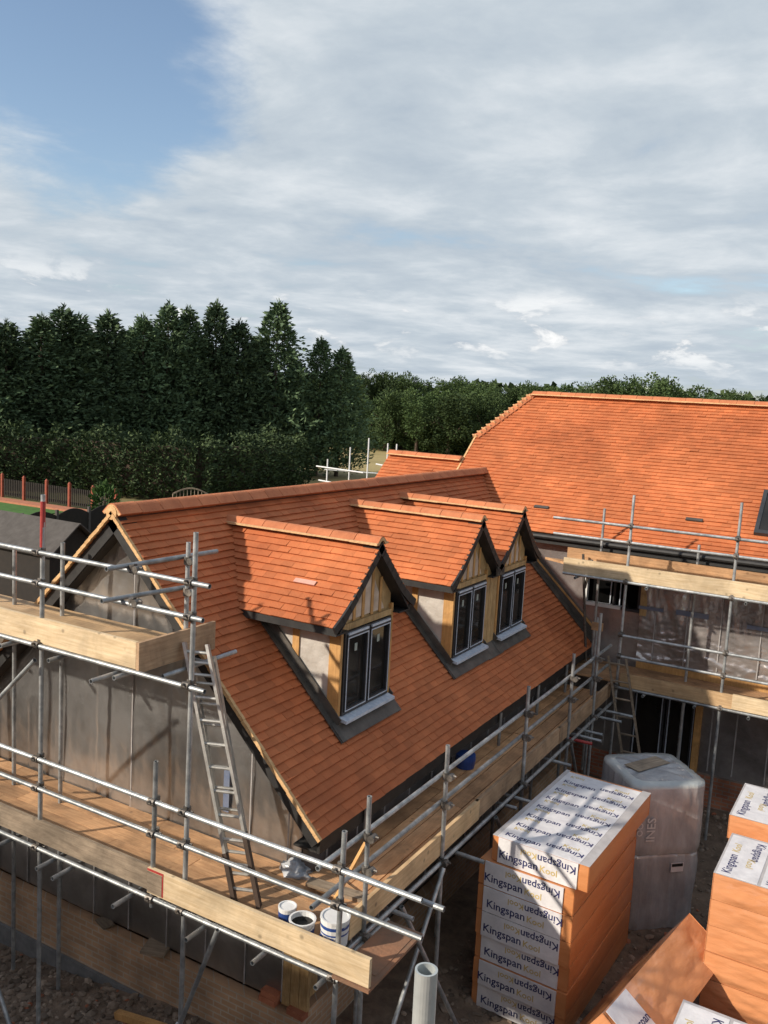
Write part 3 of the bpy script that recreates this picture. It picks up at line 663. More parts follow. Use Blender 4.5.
tubeobj('brace',(-1.50,-.09,.76),(-1.75,-.75,-.05),gs)
# lower deck boards
for i in range(5):
    y0=.03+i*.187; xx=-7.0; k=0
    cuts=[-7.0,-4.4+jit(.5),-2.35+jit(.5),-.12]
    for a,b in zip(cuts,cuts[1:]): board('deck_board',a+.004,b-.004,y0,y0+.18,1.79+.002*k+jit(.002),1.828+jit(.003)+.002*k,M['board'],gs); k+=1
for i in range(4):
    y0=.05+i*.19; qx=-4.1+jit(.3); board('deck_board',-7,qx,y0,y0+.18,3.79,3.825+jit(.003),M['board_mid'],gs); board('deck_board',qx+.006,-2.14+jit(.03),y0,y0+.18,3.795,3.829+jit(.003),M['board_mid'],gs)
board('toe_board',-7,-1.92,-.028,.006,1.80,2.02,M['board_old'],gs)
bb=board('toe_board',-1.93,.33,-.066+.038,.008,1.805,2.035,M['board_new'],gs); bb.location.y-=.04
e=MB(); e.box(-1.928,-1.74,-.0705,-.0685,2.012,2.033); e.box(-1.756,-1.742,-.0705,-.0685,1.815,2.010); e.box(-1.928,-1.76,-.0705,-.0685,1.815,2.008,1); q=e.build('red_end_band',[M['red'],M['board_old']]); attach(q,bb)
e=board('toe_board',-7,-2.16,-.028,.008,3.76,4.0,M['board_new'],gs)
board('toe_board',-2.155,-2.12,-.03,.96,3.73,4.0,M['board_oldy'],gs)
cb=MB(); cb.box(.01,.34,-.08,.80,1.77,1.795); cb.box(.03,.30,.1,.72,1.796,1.80); o=cb.build('corner_sheet',M['ply'],gs)
# ---- side scaffold
ss=thing('scaffold','single lift tube scaffold with long timber walkway under the dormer eaves','scaffold',(-.1,4,0))
SX=-.1
for y,top,lean in ((.55,2.97,0),(2.02,2.93,.01),(4.18,2.95,.01),(5.86,2.96,0),(7.0,3.3,0)):
    tubeobj('standard',(SX+lean,y+.06,gz(SX,y)-.05),(SX,y,top),ss)
    for z in (1.74,2.33,2.62): coupler((SX,y,z),ss,1.57)
for y in (1.6,3.4,4.95,6.35,7.6): tubeobj('standard',(-.72,y,gz(-.7,y)),(-.72,y,2.27),ss)
tubeobj('guard_rail',(SX-.052,-.10,2.62),(SX-.052,7.9,2.62),ss); tubeobj('guard_rail',(SX-.052,-.16,2.33),(SX-.052,7.8,2.33),ss)
tubeobj('ledger',(SX+.0,-.1+.3,1.74),(SX+.05,7.9,1.74),ss); tubeobj('ledger',(-.74,.3,1.74),(-.74,7.9,1.74),ss)
for y,x1,red in ((1.1,.05,0),(2.36,.17,0),(3.62,.0,0),(3.9,.12,0),(5.22,.12,0),(6.07,.12,1),(6.3,.2,0),(6.52,.14,0),(7.2,.22,0),(7.55,.3,0)):
    tubeobj('transom',(-.95,y,1.70),(x1+.06,y+jit(.03),1.70),ss,M['red'] if red else None)
for i in range(4):
    x0=-.145-(i+1)*.19; k=0
    cuts=[.97 if i>0 else .97,3.0+jit(.5),5.3+jit(.6),8.0]
    for a,b in zip(cuts,cuts[1:]): board('deck_board',x0,x0+.178,a+.004,b-.004,1.79+.002*k,1.826+jit(.003)+.002*k,M['boardy'],ss); k+=1
board('toe_board',SX-.045,SX-.008,.36,2.95,1.80,2.02,M['board_newy'],ss)
board('toe_board',SX-.052,SX-.015,2.9,5.6,1.805,2.02,M['board_oldy'],ss)
board('toe_board',SX-.045,SX-.008,5.55,7.95,1.80,2.02,M['board_oldy'],ss)
for A,B in (((SX+.05,1.15,1.72),(.26,1.9,.2)),((SX+.05,3.3,1.7),(SX+.05,4.6,.2)),((SX+.05,.75,.1),(SX+.05,2.0,1.7)),((SX+.05,6.9,.2),(SX+.05,5.9,1.7))): tubeobj('brace',A,B,ss)
# ---- main scaffold
ms=thing('scaffold','two lift tube scaffold in front of the polythene covered main wall','scaffold',(1.5,8,0))
MY=8.0
for x,top in ((-.03,4.95),(1.495,5.0),(3.1,5.0),(4.7,5.0)):
    tubeobj('standard',(x-.01,MY,gz(x,MY)-.05),(x,MY,top),ms)
    for z in (1.97,2.46,2.80,3.62,4.23,4.48): coupler((x,MY,z),ms)
for x,top in ((-.66,4.62),(.85,4.22),(2.4,4.2)):
    tubeobj('standard',(x,8.72,.2),(x,8.72,top),ms)
for z,x0 in ((4.48,-1.24),(4.23,-1.22)): tubeobj('guard_rail',(x0,MY-.052,z),(6.5,MY-.052,z+.0),ms)
for z,x0 in ((2.79,-.04),(2.46,-.02)): tubeobj('guard_rail',(x0,MY-.052,z),(6.5,MY-.052,z+.03),ms)
tubeobj('ledger',(-1.02,MY-.052,3.62),(6.5,MY-.052,3.62),ms); tubeobj('ledger',(.0,MY-.052,1.97),(6.5,MY-.052,1.97),ms)
tubeobj('ledger',(-1.0,8.68,3.62),(6.5,8.68,3.62),ms); tubeobj('ledger',(.0,8.68,1.97),(6.5,8.68,1.97),ms)
for x in (-.8,.3,1.7,3,4.2): tubeobj('transom',(x,7.88,3.58),(x,8.9,3.58),ms)
for x in (.4,1.15,1.9,3,4.2): tubeobj('transom',(x,7.88,1.93),(x,8.9,1.93),ms)
for i in range(4): board('deck_board',-.95+jit(.05),2.6+jit(.2),8.03+i*.19,8.21+i*.19,3.66,3.695,M['board_new'],ms); board('deck_board',2.9,6.5,8.03+i*.19,8.21+i*.19,3.66,3.695,M['board_new'],ms)
for i in range(5): board('deck_board',-.95,2.5+jit(.2),8.03+i*.19,8.21+i*.19,2.01,2.045,M['board'],ms); board('deck_board',2.8,6.5,8.03+i*.19,8.21+i*.19,2.01,2.045,M['board'],ms)
board('toe_board',-1.03,2.9,MY-.028,MY+.008,3.64,3.865,M['board_new'],ms); board('toe_board',2.9,6.5,MY-.026,MY+.01,3.64,3.86,M['board_new'],ms)
board('toe_board',-1.2,2.3,8.72-.06,8.72-.024,3.70,3.92,M['board'],ms); board('toe_board',2.3,6.5,8.72-.058,8.72-.022,3.70,3.92,M['board'],ms)  # inner boards take a darker board colour to paint their backlit tone
b=MB(); b.prism([(-1.02,8.18,3.71),(-1.02,8.44,3.71),(-1.45,8.30,3.735)],(0,0,.035)); fixn(b.build('deck_board',M['board'],ms))
board('toe_board',.02,1.65,MY-.028,MY+.008,1.99,2.20,M['board_mid'],ms); board('toe_board',1.65,6.5,MY-.036,MY+.0,1.995,2.215,M['board_new'],ms)  # left board darker, right one pale: shade and sunlight put into the colour
tubeobj('brace',(-.90,8.55,3.86),(-.72,8.6,2.1),ms,M['steel_dull']); tubeobj('brace',(-.76,8.6,3.78),(-.84,8.6,3.3),ms,M['steel_dull'])
tubeobj('standard',(-.35,7.75,.2),(-.35,7.75,3.05),ms)
b=MB(); b.box(-.42,-.25,7.70,7.735,2.86,2.98); b.build('packing_block',M['board'],ms)
# ---- far scaffold
fs=thing('scaffold','distant bare tube scaffold standing beyond the lower roof','scaffold',(-10,16,0))
for x,top in ((-10.85,4.35),(-10.1,4.75),(-9.5,5.05),(-8.88,4.95),(-8.6,4.95)): tubeobj('standard',(x,16,0),(x,16,top),fs,M['white'],.021)
for a,b,z in ((-11.2,-9.6,4.12),(-11.1,-10.2,3.72),(-9.2,-8.6,4.35)): tubeobj('ledger',(a,15.95,z),(b,15.95,z-.05),fs,M['white'],.021)
tubeobj('ledger',(-11.2,16.4,4.0),(-9.0,15.9,4.1),fs,M['steel'],.021)
# ---- near tube
nt_=MB(); nt_.tube((2.70,-4.06,-.1),(2.655,-4.07,5.155),.0215,24); o=nt_.build('scaffold_tube',M['pipe']); tag(o,'single grey galvanised tube with an open top, standing close to the viewer','scaffold tube')

# ------------------------------------------------------------------ things on the decks
def ladder(name,label,A,B,W,rungs,boot=None,group=None,extra=None,m='alu'):
    A=V3(A); B=V3(B); W=V3(W); t=thing(name,label,'ladder',tuple(A))
    def section(A,B,n,bt):
        d=(B-A).normalized()
        for k in (0,1):
            mb=MB(); mb.beam(A+W*k,B+W*k,.026,.062,d.cross(W).normalized()); s=mb.build('stile',M[m],t)
            if bt:
                b=MB(); b.beam(A+W*k-d*.01,A+W*k+d*bt[k],.036,.074,d.cross(W).normalized()); b.build('dark_sleeve',M['boot'],s)
        for i in range(n):
            p=A+(B-A)*((i+.6)/n); mb=MB(); mb.tube(p,p+W,.015,8,hollow=False); mb.build('rung',M[m],t)
    section(A,B,rungs,boot)
    if extra: section(A+V3(extra[0]),B+V3(extra[1]),rungs,None)
    return t
ladder('ladder','tall aluminium ladder with dark stile feet on the gable scaffold deck',(-1.17,.20,1.835),(-2.09,.50,3.90),(.20,.08,0),11,(.42,.62),extra=((-.20,.20,0),(.02,.07,-.12)))
ladder('ladder','old narrow ladder leaning in the courtyard corner behind the wrapped pallets',(.45,7.62,.15),(-.17,7.86,2.46),(.27,.02,0),9,m='board_old')
def tub(label,x,y,h,r,kind):
    z=1.83; t=thing('paint_tub',label,'paint tub',(x,y,z))
    mb=MB()
    if kind=='open':
        mb.lathe((x,y,z),[(r*.88,0),(r*.95,h*.5),(r,h),(r*1.07,h),(r*1.07,h+.014),(r*.92,h+.014),(r*.9,h*.8),(r*.85,h*.55)],mis=[0,0,0,0,0,0,1,1])
    else:
        mb.lathe((x,y,z),[(r*.9,0),(r*.92,h*.14),(r*.985,h*.62),(r,h*.8),(r,h),(r*1.04,h),(r*1.04,h+.016),(r*.9,h+.016),(r*.87,h+.008)],mis=[0,2,0,0,0,0,0,0])
    b=mb.build('tub',[M['tubwhite'],M['black'],M['tubwhite'] if kind=='open' else M['tubwhite']],t,smooth=False)
    l=MB(); n=20
    lo,hi={'plain':(.28,.84),'open':(.2,.62),'band':(.50,.86)}[kind]
    zz=[(r*(.9+.1*q)+.0025, h*q) for q in (lo,(lo+hi)/2,hi)]
    for j in range(2):
        for k in range(n):
            if True:
                a0,a1=2*math.pi*k/n,2*math.pi*(k+1)/n
                i=len(l.v)
                for (rr,hh),an in ((zz[j],a0),(zz[j],a1),(zz[j+1],a1),(zz[j+1],a0)): l.v.append((x+rr*math.cos(an),y+rr*math.sin(an),z+hh))
                l.face((i,i+1,i+2,i+3))
    l.build('label',M['tubblue'],b)
    if kind=='band':
        l=MB()
        for k in range(7):
            an=-2.4+k*.24; rr=r*.965; c=V3((x+rr*math.cos(an),y+rr*math.sin(an),z)); s=.012
            l.box(c.x-s,c.x+s,c.y-s,c.y+s,z+h*.16,z+h*(.3+.14*(k%2)))
        l.build('label',M['tubblue'],b)
    hb=MB(); pr=None
    for k in range(11):
        an=math.pi*k/10; p=V3((x+r*1.06*math.cos(an),y-r*.55*math.sin(an)-.01,z+h*.93-.05*math.sin(an)))
        if pr is not None: hb.tube(pr,p,.003,5,hollow=False)
        pr=p
    hb.build('handle',M['steel'],t)
    return t
tub('smallest blue and white paint tub with a closed lid, left of the open one',-.645,.235,.135,.075,'plain')
tub('open white tub with black contents, middle of the three on the deck',-.44,.16,.135,.105,'open')
tub('largest closed white tub with a dark blue band beside the corner standard',-.175,.235,.215,.118,'band')
b=MB(); b.box(-.36,.36,-.10,.10,0,.038); o=b.build('loose_board',M['board']); o.location=(-.52,.86,1.836); o.rotation_euler=(0,0,-.35); tag(o,'short loose board lying on the deck below the roof corner','board')
b=MB(); b.box(-.30,.30,-.06,.06,0,.03); o=b.build('loose_board',M['board_old']); o.location=(-.50,.80,1.876); o.rotation_euler=(.0,0,.1); tag(o,'small greyish offcut on top of the loose board by the roof corner','board')
b=MB(); b.beam((-.44,.55,1.84),(-.28,.90,2.42),.035,.02); o=b.build('timber_lath',M['stud']); tag(o,'thin orange timber lath leaning near the roof corner','timber lath')
b=MB(); b.beam((-2.85,.50,gz(-2.85,.5)+.05),(-2.18,.48,gz(-2.2,.48)+.09),.07,.07); o=b.build('timber_offcut',M['stud']); tag(o,'square yellow timber offcut lying on the rubble below the gable wall','timber offcut')
b=MB(); b.box(-.13,.13,-.12,.12,0,.03); o=b.build('ply_offcut',M['board_old']); o.location=(-2.74,.93,.425); o.rotation_euler=(.1,0,.3); tag(o,'small pale board offcut on the top edge of the brick plinth','board')
b=MB(); b.box(-.1,.1,-.06,.06,0,.025); o=b.build('ply_offcut',M['board_old']); o.location=(-3.5,.93,.425); o.rotation_euler=(.1,0,-.3); tag(o,'tiny pale offcut on the brick plinth near the left standard','board')
b=MB(); n1,n2=18,9
for j in range(n2+1):
    for k in range(n1):
        an=2*math.pi*k/n1; f_=j/n2; rr=(1-f_)**.6
        q=1+.45*noise.noise((math.cos(an)*2.5,math.sin(an)*2.5,f_*5))+.2*noise.noise((math.cos(an)*7,math.sin(an)*7,f_*9))
        b.v.append((math.cos(an)*.19*rr*q,math.sin(an)*.10*rr*q,max(0,.13*f_*q)))
for j in range(n2):
    for k in range(n1): b.face((j*n1+k,j*n1+(k+1)%n1,(j+1)*n1+(k+1)%n1,(j+1)*n1+k))
o=b.build('plastic_bag',M['greywrap'],smooth=True); o.location=(-1.03,.90,1.835); tag(o,'crumpled clear plastic heap on the deck at the gable wall corner','plastic')
b=MB(); b.lathe((0,0,0),[(.11,0),(.125,.1),(.12,.16),(.10,.16)]); o=b.build('bucket',M['tubblue']); o.location=(-.78,4.05,1.835); tag(o,'dark blue bucket in the shade of the eaves on the side walkway','bucket')
for i,(x,y,z,lab) in enumerate(((-1.30,.945,.41,'red brick at the left foot of the boarded corner post'),(-1.28,.945,.475,'red brick laid on another beside the boarded corner post'),(-.97,.94,.41,'red brick on the plinth corner under the deck'),(1.75,4.9,.2,'loose brick on the ground between the pallets and the right hand packs'),(1.62,5.15,.2,'broken brick nearest the wrapped pallets'))):
    b=MB(); b.box(-.095,.095,-.045,.045,0,.06); o=b.build('brick',M['brick_loose']); o.location=(x,y,z if z!=.2 else gz(x,y)); o.rotation_euler=(0,0,jit(.4) if i>2 else jit(.08)); tag(o,lab,'brick')

# ------------------------------------------------------------------ insulation packs
_tx={}
def text_geo(s,bold=.0):
    if s in _tx: return _tx[s]
    cu=bpy.data.curves.new('t','FONT'); cu.body=s; cu.size=1; cu.offset=bold; cu.resolution_u=2; cu.space_character=1.0
    o=bpy.data.objects.new('t',cu); COL.objects.link(o)
    dg=bpy.context.evaluated_depsgraph_get(); dg.update()
    me=o.evaluated_get(dg).to_mesh()
    vs=[(v.co.x,v.co.y) for v in me.vertices]; fs_=[tuple(p.vertices) for p in me.polygons]
    o.evaluated_get(dg).to_mesh_clear(); COL.objects.unlink(o); bpy.data.objects.remove(o); bpy.data.curves.remove(cu)
    x0=min(v[0] for v in vs); x1=max(v[0] for v in vs)
    vs=[((x-x0)/(x1-x0),y/(x1-x0)) for x,y in vs]; _tx[s]=(vs,fs_); return _tx[s]
def word(name,s,m,par,org,right,up,width):
    mb=MB(); put_text(mb,s,org,right,up,width); o=mb.build(name,m); o.parent=par; return o
def put_text(mb,s,org,right,up,width,stretch=1.,bold=.014):
    vs,fs_=text_geo(s,bold); org=V3(org); right=V3(right); up=V3(up); b=len(mb.v)
    for x,y in vs: mb.v.append(tuple(org+right*x*width+up*y*width*stretch))
    for f_ in fs_: mb.face([b+i for i in f_])
    return mb
def pack(label,x0,x1,y0,y1,z0,z1,seed,front=True,top='none',group=None,rot=0.):
    """foam pack; every mesh is built round the pack's own centre"""
    rnd=random.Random(seed); cx,cy=(x0+x1)/2,(y0+y1)/2
    t=thing('insulation_pack',label,'insulation pack',(0,0,0),group)
    a,b,c=(x1-x0)/2,(y1-y0)/2,z1-z0
    body=MB(); n=5
    # slightly bulged block: bevelled box with a sheet seam line
    e=.012
    smooth_f=[]; amp=.004 if front else .020
    def grid(o_,eu,ev,nn,nu,nv):
        b0=len(body.v); o_=V3(o_); eu=V3(eu); ev=V3(ev); nn=V3(nn)
        for j in range(nv+1):
            for i in range(nu+1):
                p=o_+eu*(i/nu)+ev*(j/nv); q=p+V3((seed*3.1,0,0)); ed=min(1,8*min(i/nu,1-i/nu,)+.0)*min(1,5*min(j/nv,1-j/nv))
                h=amp*(1.2*noise.noise((q.x*2.2+q.z*5,q.y*2.2,q.z*7))+.9*abs(noise.noise((q.x*5-q.z*9,q.y*5+q.z*9,q.z*16))))*ed - .005*(1-ed)
                body.v.append(tuple(p+nn*h))
        for j in range(nv):
            for i in range(nu): e_=b0+j*(nu+1)+i; body.face((e_,e_+1,e_+nu+2,e_+nu+1)); smooth_f.append(len(body.f)-1)
    z0_=.003; z1_=c-.003; hgt=z1_-z0_
    grid((-a,-b,z0_),(2*a,0,0),(0,0,hgt),(0,-1,0),72,14); grid((a,b,z0_),(-2*a,0,0),(0,0,hgt),(0,1,0),18,4)
    grid((a,-b,z0_),(0,2*b,0),(0,0,hgt),(1,0,0),72,14); grid((-a,b,z0_),(0,-2*b,0),(0,0,hgt),(-1,0,0),18,4)
    e_=.004
    body.face([len(body.v)+i for i in range(4)]); body.v+=[(-a+e_,-b+e_,z1_),(a-e_,-b+e_,z1_),(a-e_,b-e_,z1_),(-a+e_,b-e_,z1_)]
    body.face([len(body.v)+3-i for i in range(4)]); body.v+=[(-a+e_,-b+e_,z0_),(a-e_,-b+e_,z0_),(a-e_,b-e_,z0_),(-a+e_,b-e_,z0_)]
    bo=body.build('foam_boards',M['foam'] if front else M['foamfilm'],t)
    for q in smooth_f: bo.data.polygons[q].use_smooth=True
    if front:
        l=MB(); l.box(-a+.07,a-.11,-b-.012,-b-.002,.004,c-.002); lo=l.build('end_label',M['paper'],t)
        y=-b-.0135; W=.42; sh=rnd.uniform(-.03,.03)
        word('navy_lettering','Kingspan',M['navy'],lo,(a-.13+sh,y,c*.84),(-1,0,0),(0,0,-1),W*.95)
        word('gold_lettering','Kool',M['gold'],lo,(a-.13-W*.98+sh,y,c*.84),(-1,0,0),(0,0,-1),.17)
        word('navy_lettering','Kingspan',M['navy'],lo,(-a+.09+sh,y,c*.22),(1,0,0),(0,0,1),W)
        word('gold_lettering','Kool',M['gold'],lo,(-a+.09+W*1.06+sh,y,c*.22),(1,0,0),(0,0,1),.18)
    if top=='rows':
        l=MB(); l.box(-a+.05,a-.10,-b-.002,b-.05,c+.001,c+.004); lo=l.build('top_label',M['paper'],t)
        l=MB(); l.box(a-.098,a+.002,-b-.002,b+.002,c+.0005,c+.003); l.box(-a-.002,-a+.048,-b-.002,b+.002,c+.0005,c+.003); l.build('wrap_edge',M['wrap'],t)
        z=c+.0055
        for i in range(7):
            yy=-b+.07+i*.272
            word('navy_lettering','Kingspan',M['navy'],lo,(-a+.10,yy,z),(1,0,0),(0,1,0),.38); word('navy_lettering','Kingspan',M['navy'],lo,(a-.12,yy+.115,z),(-1,0,0),(0,-1,0),.39)
            word('gold_lettering','Kool',M['gold'],lo,(-a+.12,yy+.235,z),(1,0,0),(0,-1,0),.16); word('gold_lettering','Kool',M['gold'],lo,(a-.36,yy+.15,z),(1,0,0),(0,1,0),.16)
    if top=='cols':
        z=c+.0065; w=.40; x=-a+.02
        while x+w<a:
            l=MB(); l.box(x,x+w-.03,-b+.02,b-.04,c+.002,c+.005); lo=l.build('top_label',M['paper'],t)
            word('navy_lettering','Kingspan',M['navy'],lo,(x+.12,-b+.07,z),(0,1,0),(-1,0,0),.42); word('gold_lettering','Kool',M['gold'],lo,(x+.12,-b+.56,z),(0,1,0),(-1,0,0),.19)
            word('gold_lettering','Kool',M['gold'],lo,(x+.22,b-.50,z),(0,-1,0),(1,0,0),.19); word('navy_lettering','Kingspan',M['navy'],lo,(x+.25,b-.10,z),(0,-1,0),(1,0,0),.42)
            x+=w
        g_=MB(); g_.box(-a,a,-b,b,c+.0005,c+.0018); g_.build('wrap_edge',M['wrap'],t)
    t.location=(cx,cy,z0); t.rotation_euler=(0,0,rot)
    return t
G='orange foam insulation packs with printed labels'
ords=['topmost','second from top','third from top','fourth from top','fifth from top','sixth from top','lowest']
h=.272; zt=1.81
for i in range(7):
    dx=0 if i==0 else -.105+jit(.018); dy=0 if i==0 else -.03+jit(.02)
    pack('orange insulation pack with white lettered end, %s in the tall left stack'%ords[i],.205+dx,1.235+dx,2.69+dy,4.77+dy,zt-(i+1)*h,zt-i*h-.002,50+i,True,'rows' if i==0 else 'none',G,rot=-.045)
for i in range(7):
    dx=jit(.012); dy=jit(.012)
    pack('film wrapped orange insulation pack, %s of the front stack at right'%ords[i],2.25+dx,4.31+dx,3.18+dy,4.16+dy,1.86-(i+1)*h,1.86-i*h-.002,70+i,False,'cols' if i==0 else 'none',G,rot=-.02)
for i in range(7):
    dx=jit(.012); dy=jit(.012)
    pack('film wrapped orange insulation pack, %s of the rear stack at right'%ords[i],2.20+dx,4.26+dx,4.40+dy,5.40+dy,1.94-(i+1)*h,1.94-i*h-.002,90+i,False,'cols' if i==0 else 'none',G,rot=-.02)
for i in range(4):
    dx=jit(.012); dy=jit(.01)
    pack('orange insulation pack, %s of the low bottom right stack'%ords[i],2.24+dx,4.3+dx,1.08+dy,2.08+dy,1.2-(i+1)*h,1.2-i*h-.002,110+i,False,'cols' if i==0 else 'none',G,rot=-.02)
lp=pack('tilted insulation pack standing on edge and leaning against the right hand stack',-.515,.515,-1.03,1.03,0,.50,130,False,'none',G)
lp.rotation_euler=(0,math.radians(-57),math.radians(-9)); lp.rotation_mode='XYZ'; lp.location=(1.97,2.62,.42)
l=MB(); l.box(.552,.556,-1.02,-.62,.012,.488); o=l.build('end_label',M['paper']); o.parent=lp
tx=MB(); put_text(tx,'Kingspan',(.5575,-.98,.20),(0,1,0),(0,0,1),.36); q=tx.build('navy_lettering',M['navy']); q.parent=o

# wrapped grey pallets
def wrapped(label,z0,z1,s,rot,blue,seed):
    rnd=random.Random(seed); t=thing('wrapped_pallet',label,'wrapped pallet',(1.10,5.66,z0))
    mb=MB(); n=112; rows=22; a=s/2
    def outline(k,zz):
        an=2*math.pi*k/n; p=7.0
        r=a/((abs(math.cos(an))**p+abs(math.sin(an))**p)**(1/p))
        r*=1+.030*noise.noise((math.cos(an)*3,math.sin(an)*3,zz*2+seed))+.045*abs(noise.noise((math.cos(an)*9+zz*1.5,math.sin(an)*9,zz*1.2+seed)))+.012*noise.noise((math.cos(an)*24+zz*2,math.sin(an)*24,zz*2.5+seed))
        return r*math.cos(an),r*math.sin(an)
    H=z1-z0
    for j in range(rows+1):
        f_=j/rows; tp=1.0-.025*max(0,(f_-.86)/.14)**2-.03*max(0,(.1-f_)/.1)
        for k in range(n):
            x,y=outline(k,f_); mb.v.append((x*tp,y*tp,H*f_))
    for j in range(rows):
        for k in range(n): mb.face((j*n+k,j*n+(k+1)%n,(j+1)*n+(k+1)%n,(j+1)*n+k),1 if (blue and j>=rows-1) else 0)
    b=len(mb.v)
    for q in (.8,.45):
        for k in range(n):
            x,y=outline(k,1.0); mb.v.append((x*.95*q,y*.95*q,H+.015+.02*noise.noise((x*4,y*4,seed))))
    top0=rows*n
    for k in range(n):
        mb.face((top0+k,top0+(k+1)%n,b+(k+1)%n,b+k),1 if blue else 0); mb.face((b+k,b+(k+1)%n,b+n+(k+1)%n,b+n+k),0)
    mb.v.append((0,0,H+.02)); c=len(mb.v)-1
    for k in range(n): mb.face((b+n+k,b+n+(k+1)%n,c),0)
    o=mb.build('wrapping',[M['greywrap'],M['bluewrap']],smooth=True); o.parent=t
    if blue:
        l=MB()
        put_text(l,'INES',(-.20,-a*1.045-.004,H*.22),(0,0,1),(-1,0,0),.30); put_text(l,'OOO',(-.36,-a*1.045-.004,H*.30),(0,0,1),(-1,0,0),.26)
        q=l.build('faded_lettering',M['letter']); q.parent=o
        fl=MB(); fl.box(-.30,.30,-.02,.22,H+.03,H+.034); q=fl.build('sheet_flap',M['board_old']); q.parent=o; q.rotation_euler=(.0,0,.4)
    else:
        l=MB(); l.box(.05,.22,-a*1.045-.006,-a*1.045-.002,H*.78,H*.90); q=l.build('label',M['paper']); q.parent=o
        l=MB(); l.box(.06,.21,-a*1.045-.0085,-a*1.045-.0065,H*.85,H*.89); p=l.build('dark_print',M['black']); p.parent=o
    t.rotation_euler=(0,0,rot); return t
wrapped('grey film wrapped pallet load with bluish top, standing on another one',.86,1.74,1.0,math.radians(41),True,3)
wrapped('darker grey film wrapped pallet load underneath the bluish topped one',-.12,.85,.98,math.radians(43),False,8)

# ------------------------------------------------------------------ garden and trees
def fence_pickets():
    t=thing('post_fence','garden fence of red brown posts with dark pickets below the hedge','fence',(-33,24.6,0))
    FX=[-40.0,-38.25,-36.5,-34.82,-33.12,-31.47,-29.85,-28.3]
    for i in range(8):
        x=FX[i]; y=24.5; mb=MB(); mb.box(x-.06,x+.06,y-.06,y+.06,0,1.15); mb.hexa([(x-.07,y-.07,1.15),(x+.07,y-.07,1.15),(x+.07,y+.07,1.15),(x-.07,y+.07,1.15),(x-.02,y-.02,1.26),(x+.02,y-.02,1.26),(x+.02,y+.02,1.26),(x-.02,y+.02,1.26)]); mb.build('post',M['fence_red'],t)
        if i<7:
            mb=MB()
            for k in range(11): xx=x+.16+k*.135; mb.box(xx,xx+.07,y-.02,y+.02,.12,.98)
            mb.box(x+.091,FX[i+1]-.091,y+.022,y+.05,.2,.28); mb.box(x+.091,FX[i+1]-.091,y+.022,y+.05,.8,.88); mb.build('picket_panel',M['fence_dark'],t)
fence_pickets()
gf=thing('panel_fence','dark stained panel fence with scalloped tops behind the shed','fence',(-22.2,15,0))
for i in range(6):
    y=11.6+i*1.45; mb=MB(); n=8
    poly=[(-22.2,y+.05,.05)]+[(-22.2,y+1.40,.05)]+[(-22.2,y+1.40-1.35*k/n,1.42+.2*math.sin(math.pi*k/n)) for k in range(n+1)]
    mb.prism(poly,(.04,0,0)); fixn(mb.build('panel',M['fence_dark'],gf))
    p=MB(); p.box(-22.23,-22.13,y-.045,y+.045,0,1.62); p.build('post',M['felt'],gf)
for i in range(8):
    x=-22.1+i*1.45; y=20.4+.15*i; mb=MB(); n=8
    poly=[(x+.05,y,.05),(x+1.40,y,.05)]+[(x+1.40-1.35*k/n,y,1.25+.2*math.sin(math.pi*k/n)) for k in range(n+1)]
    mb.prism(poly,(0,.04,0)); fixn(mb.build('panel',M['fence_dark'],gf))
tp=thing('trellis_panel','arched brown trellis panel in front of the hedge beyond the wing ridge','trellis',(-25,25,0))
mb=MB(); n=10
for k in range(n):
    u0,u1=k/n,(k+1)/n
    A=V3((-25.1+1.1*u0,24.9+1.2*u0,1.3+.28*math.sin(math.pi*u0))); B=V3((-25.1+1.1*u1,24.9+1.2*u1,1.3+.28*math.sin(math.pi*u1))); mb.beam(A,B,.06,.06)
    mb.beam((A.x,A.y,0),A,.025,.03,(1,0,0))
mb.build('frame',M['board_old'],tp)
sh=thing('shed','low dark garden shed with grey felt roof left of the gable','shed',(-17.2,10.5,0))
mb=MB(); mb.box(-19.4,-15.0,9.7,11.3,0,1.78); mb.prism([(-15.001,9.7,1.781),(-15.001,11.3,1.781),(-15.001,10.5,2.44)],(-4.39,0,0)); fixn(mb.build('wall',M['fence_dark'],sh))
mb=MB()
for s in (-1,1):
    nn=V3((0,s*.62,.78)).normalized(); mb.prism([(-19.6,10.5+s*.95,1.74),(-14.8,10.5+s*.95,1.74),(-14.8,10.5,2.50),(-19.6,10.5,2.50)],nn*.03)
fixn(mb.build('roof',M['felt'],sh))
mb=MB(); mb.box(-18.6,-17.9,9.68,9.698,1.0,1.55); mb.build('window',M['glass'],sh)
mb=MB(); mb.box(-.5,.5,-.35,.35,.70,.73)
for a in (-.45,.42):
    for b in (-.3,.27): mb.box(a,a+.04,b,b+.04,0,.7)
o=mb.build('garden_table',M['board_new']); o.location=(-17.2,8.6,0); tag(o,'pale garden table standing in front of the dark shed','table')

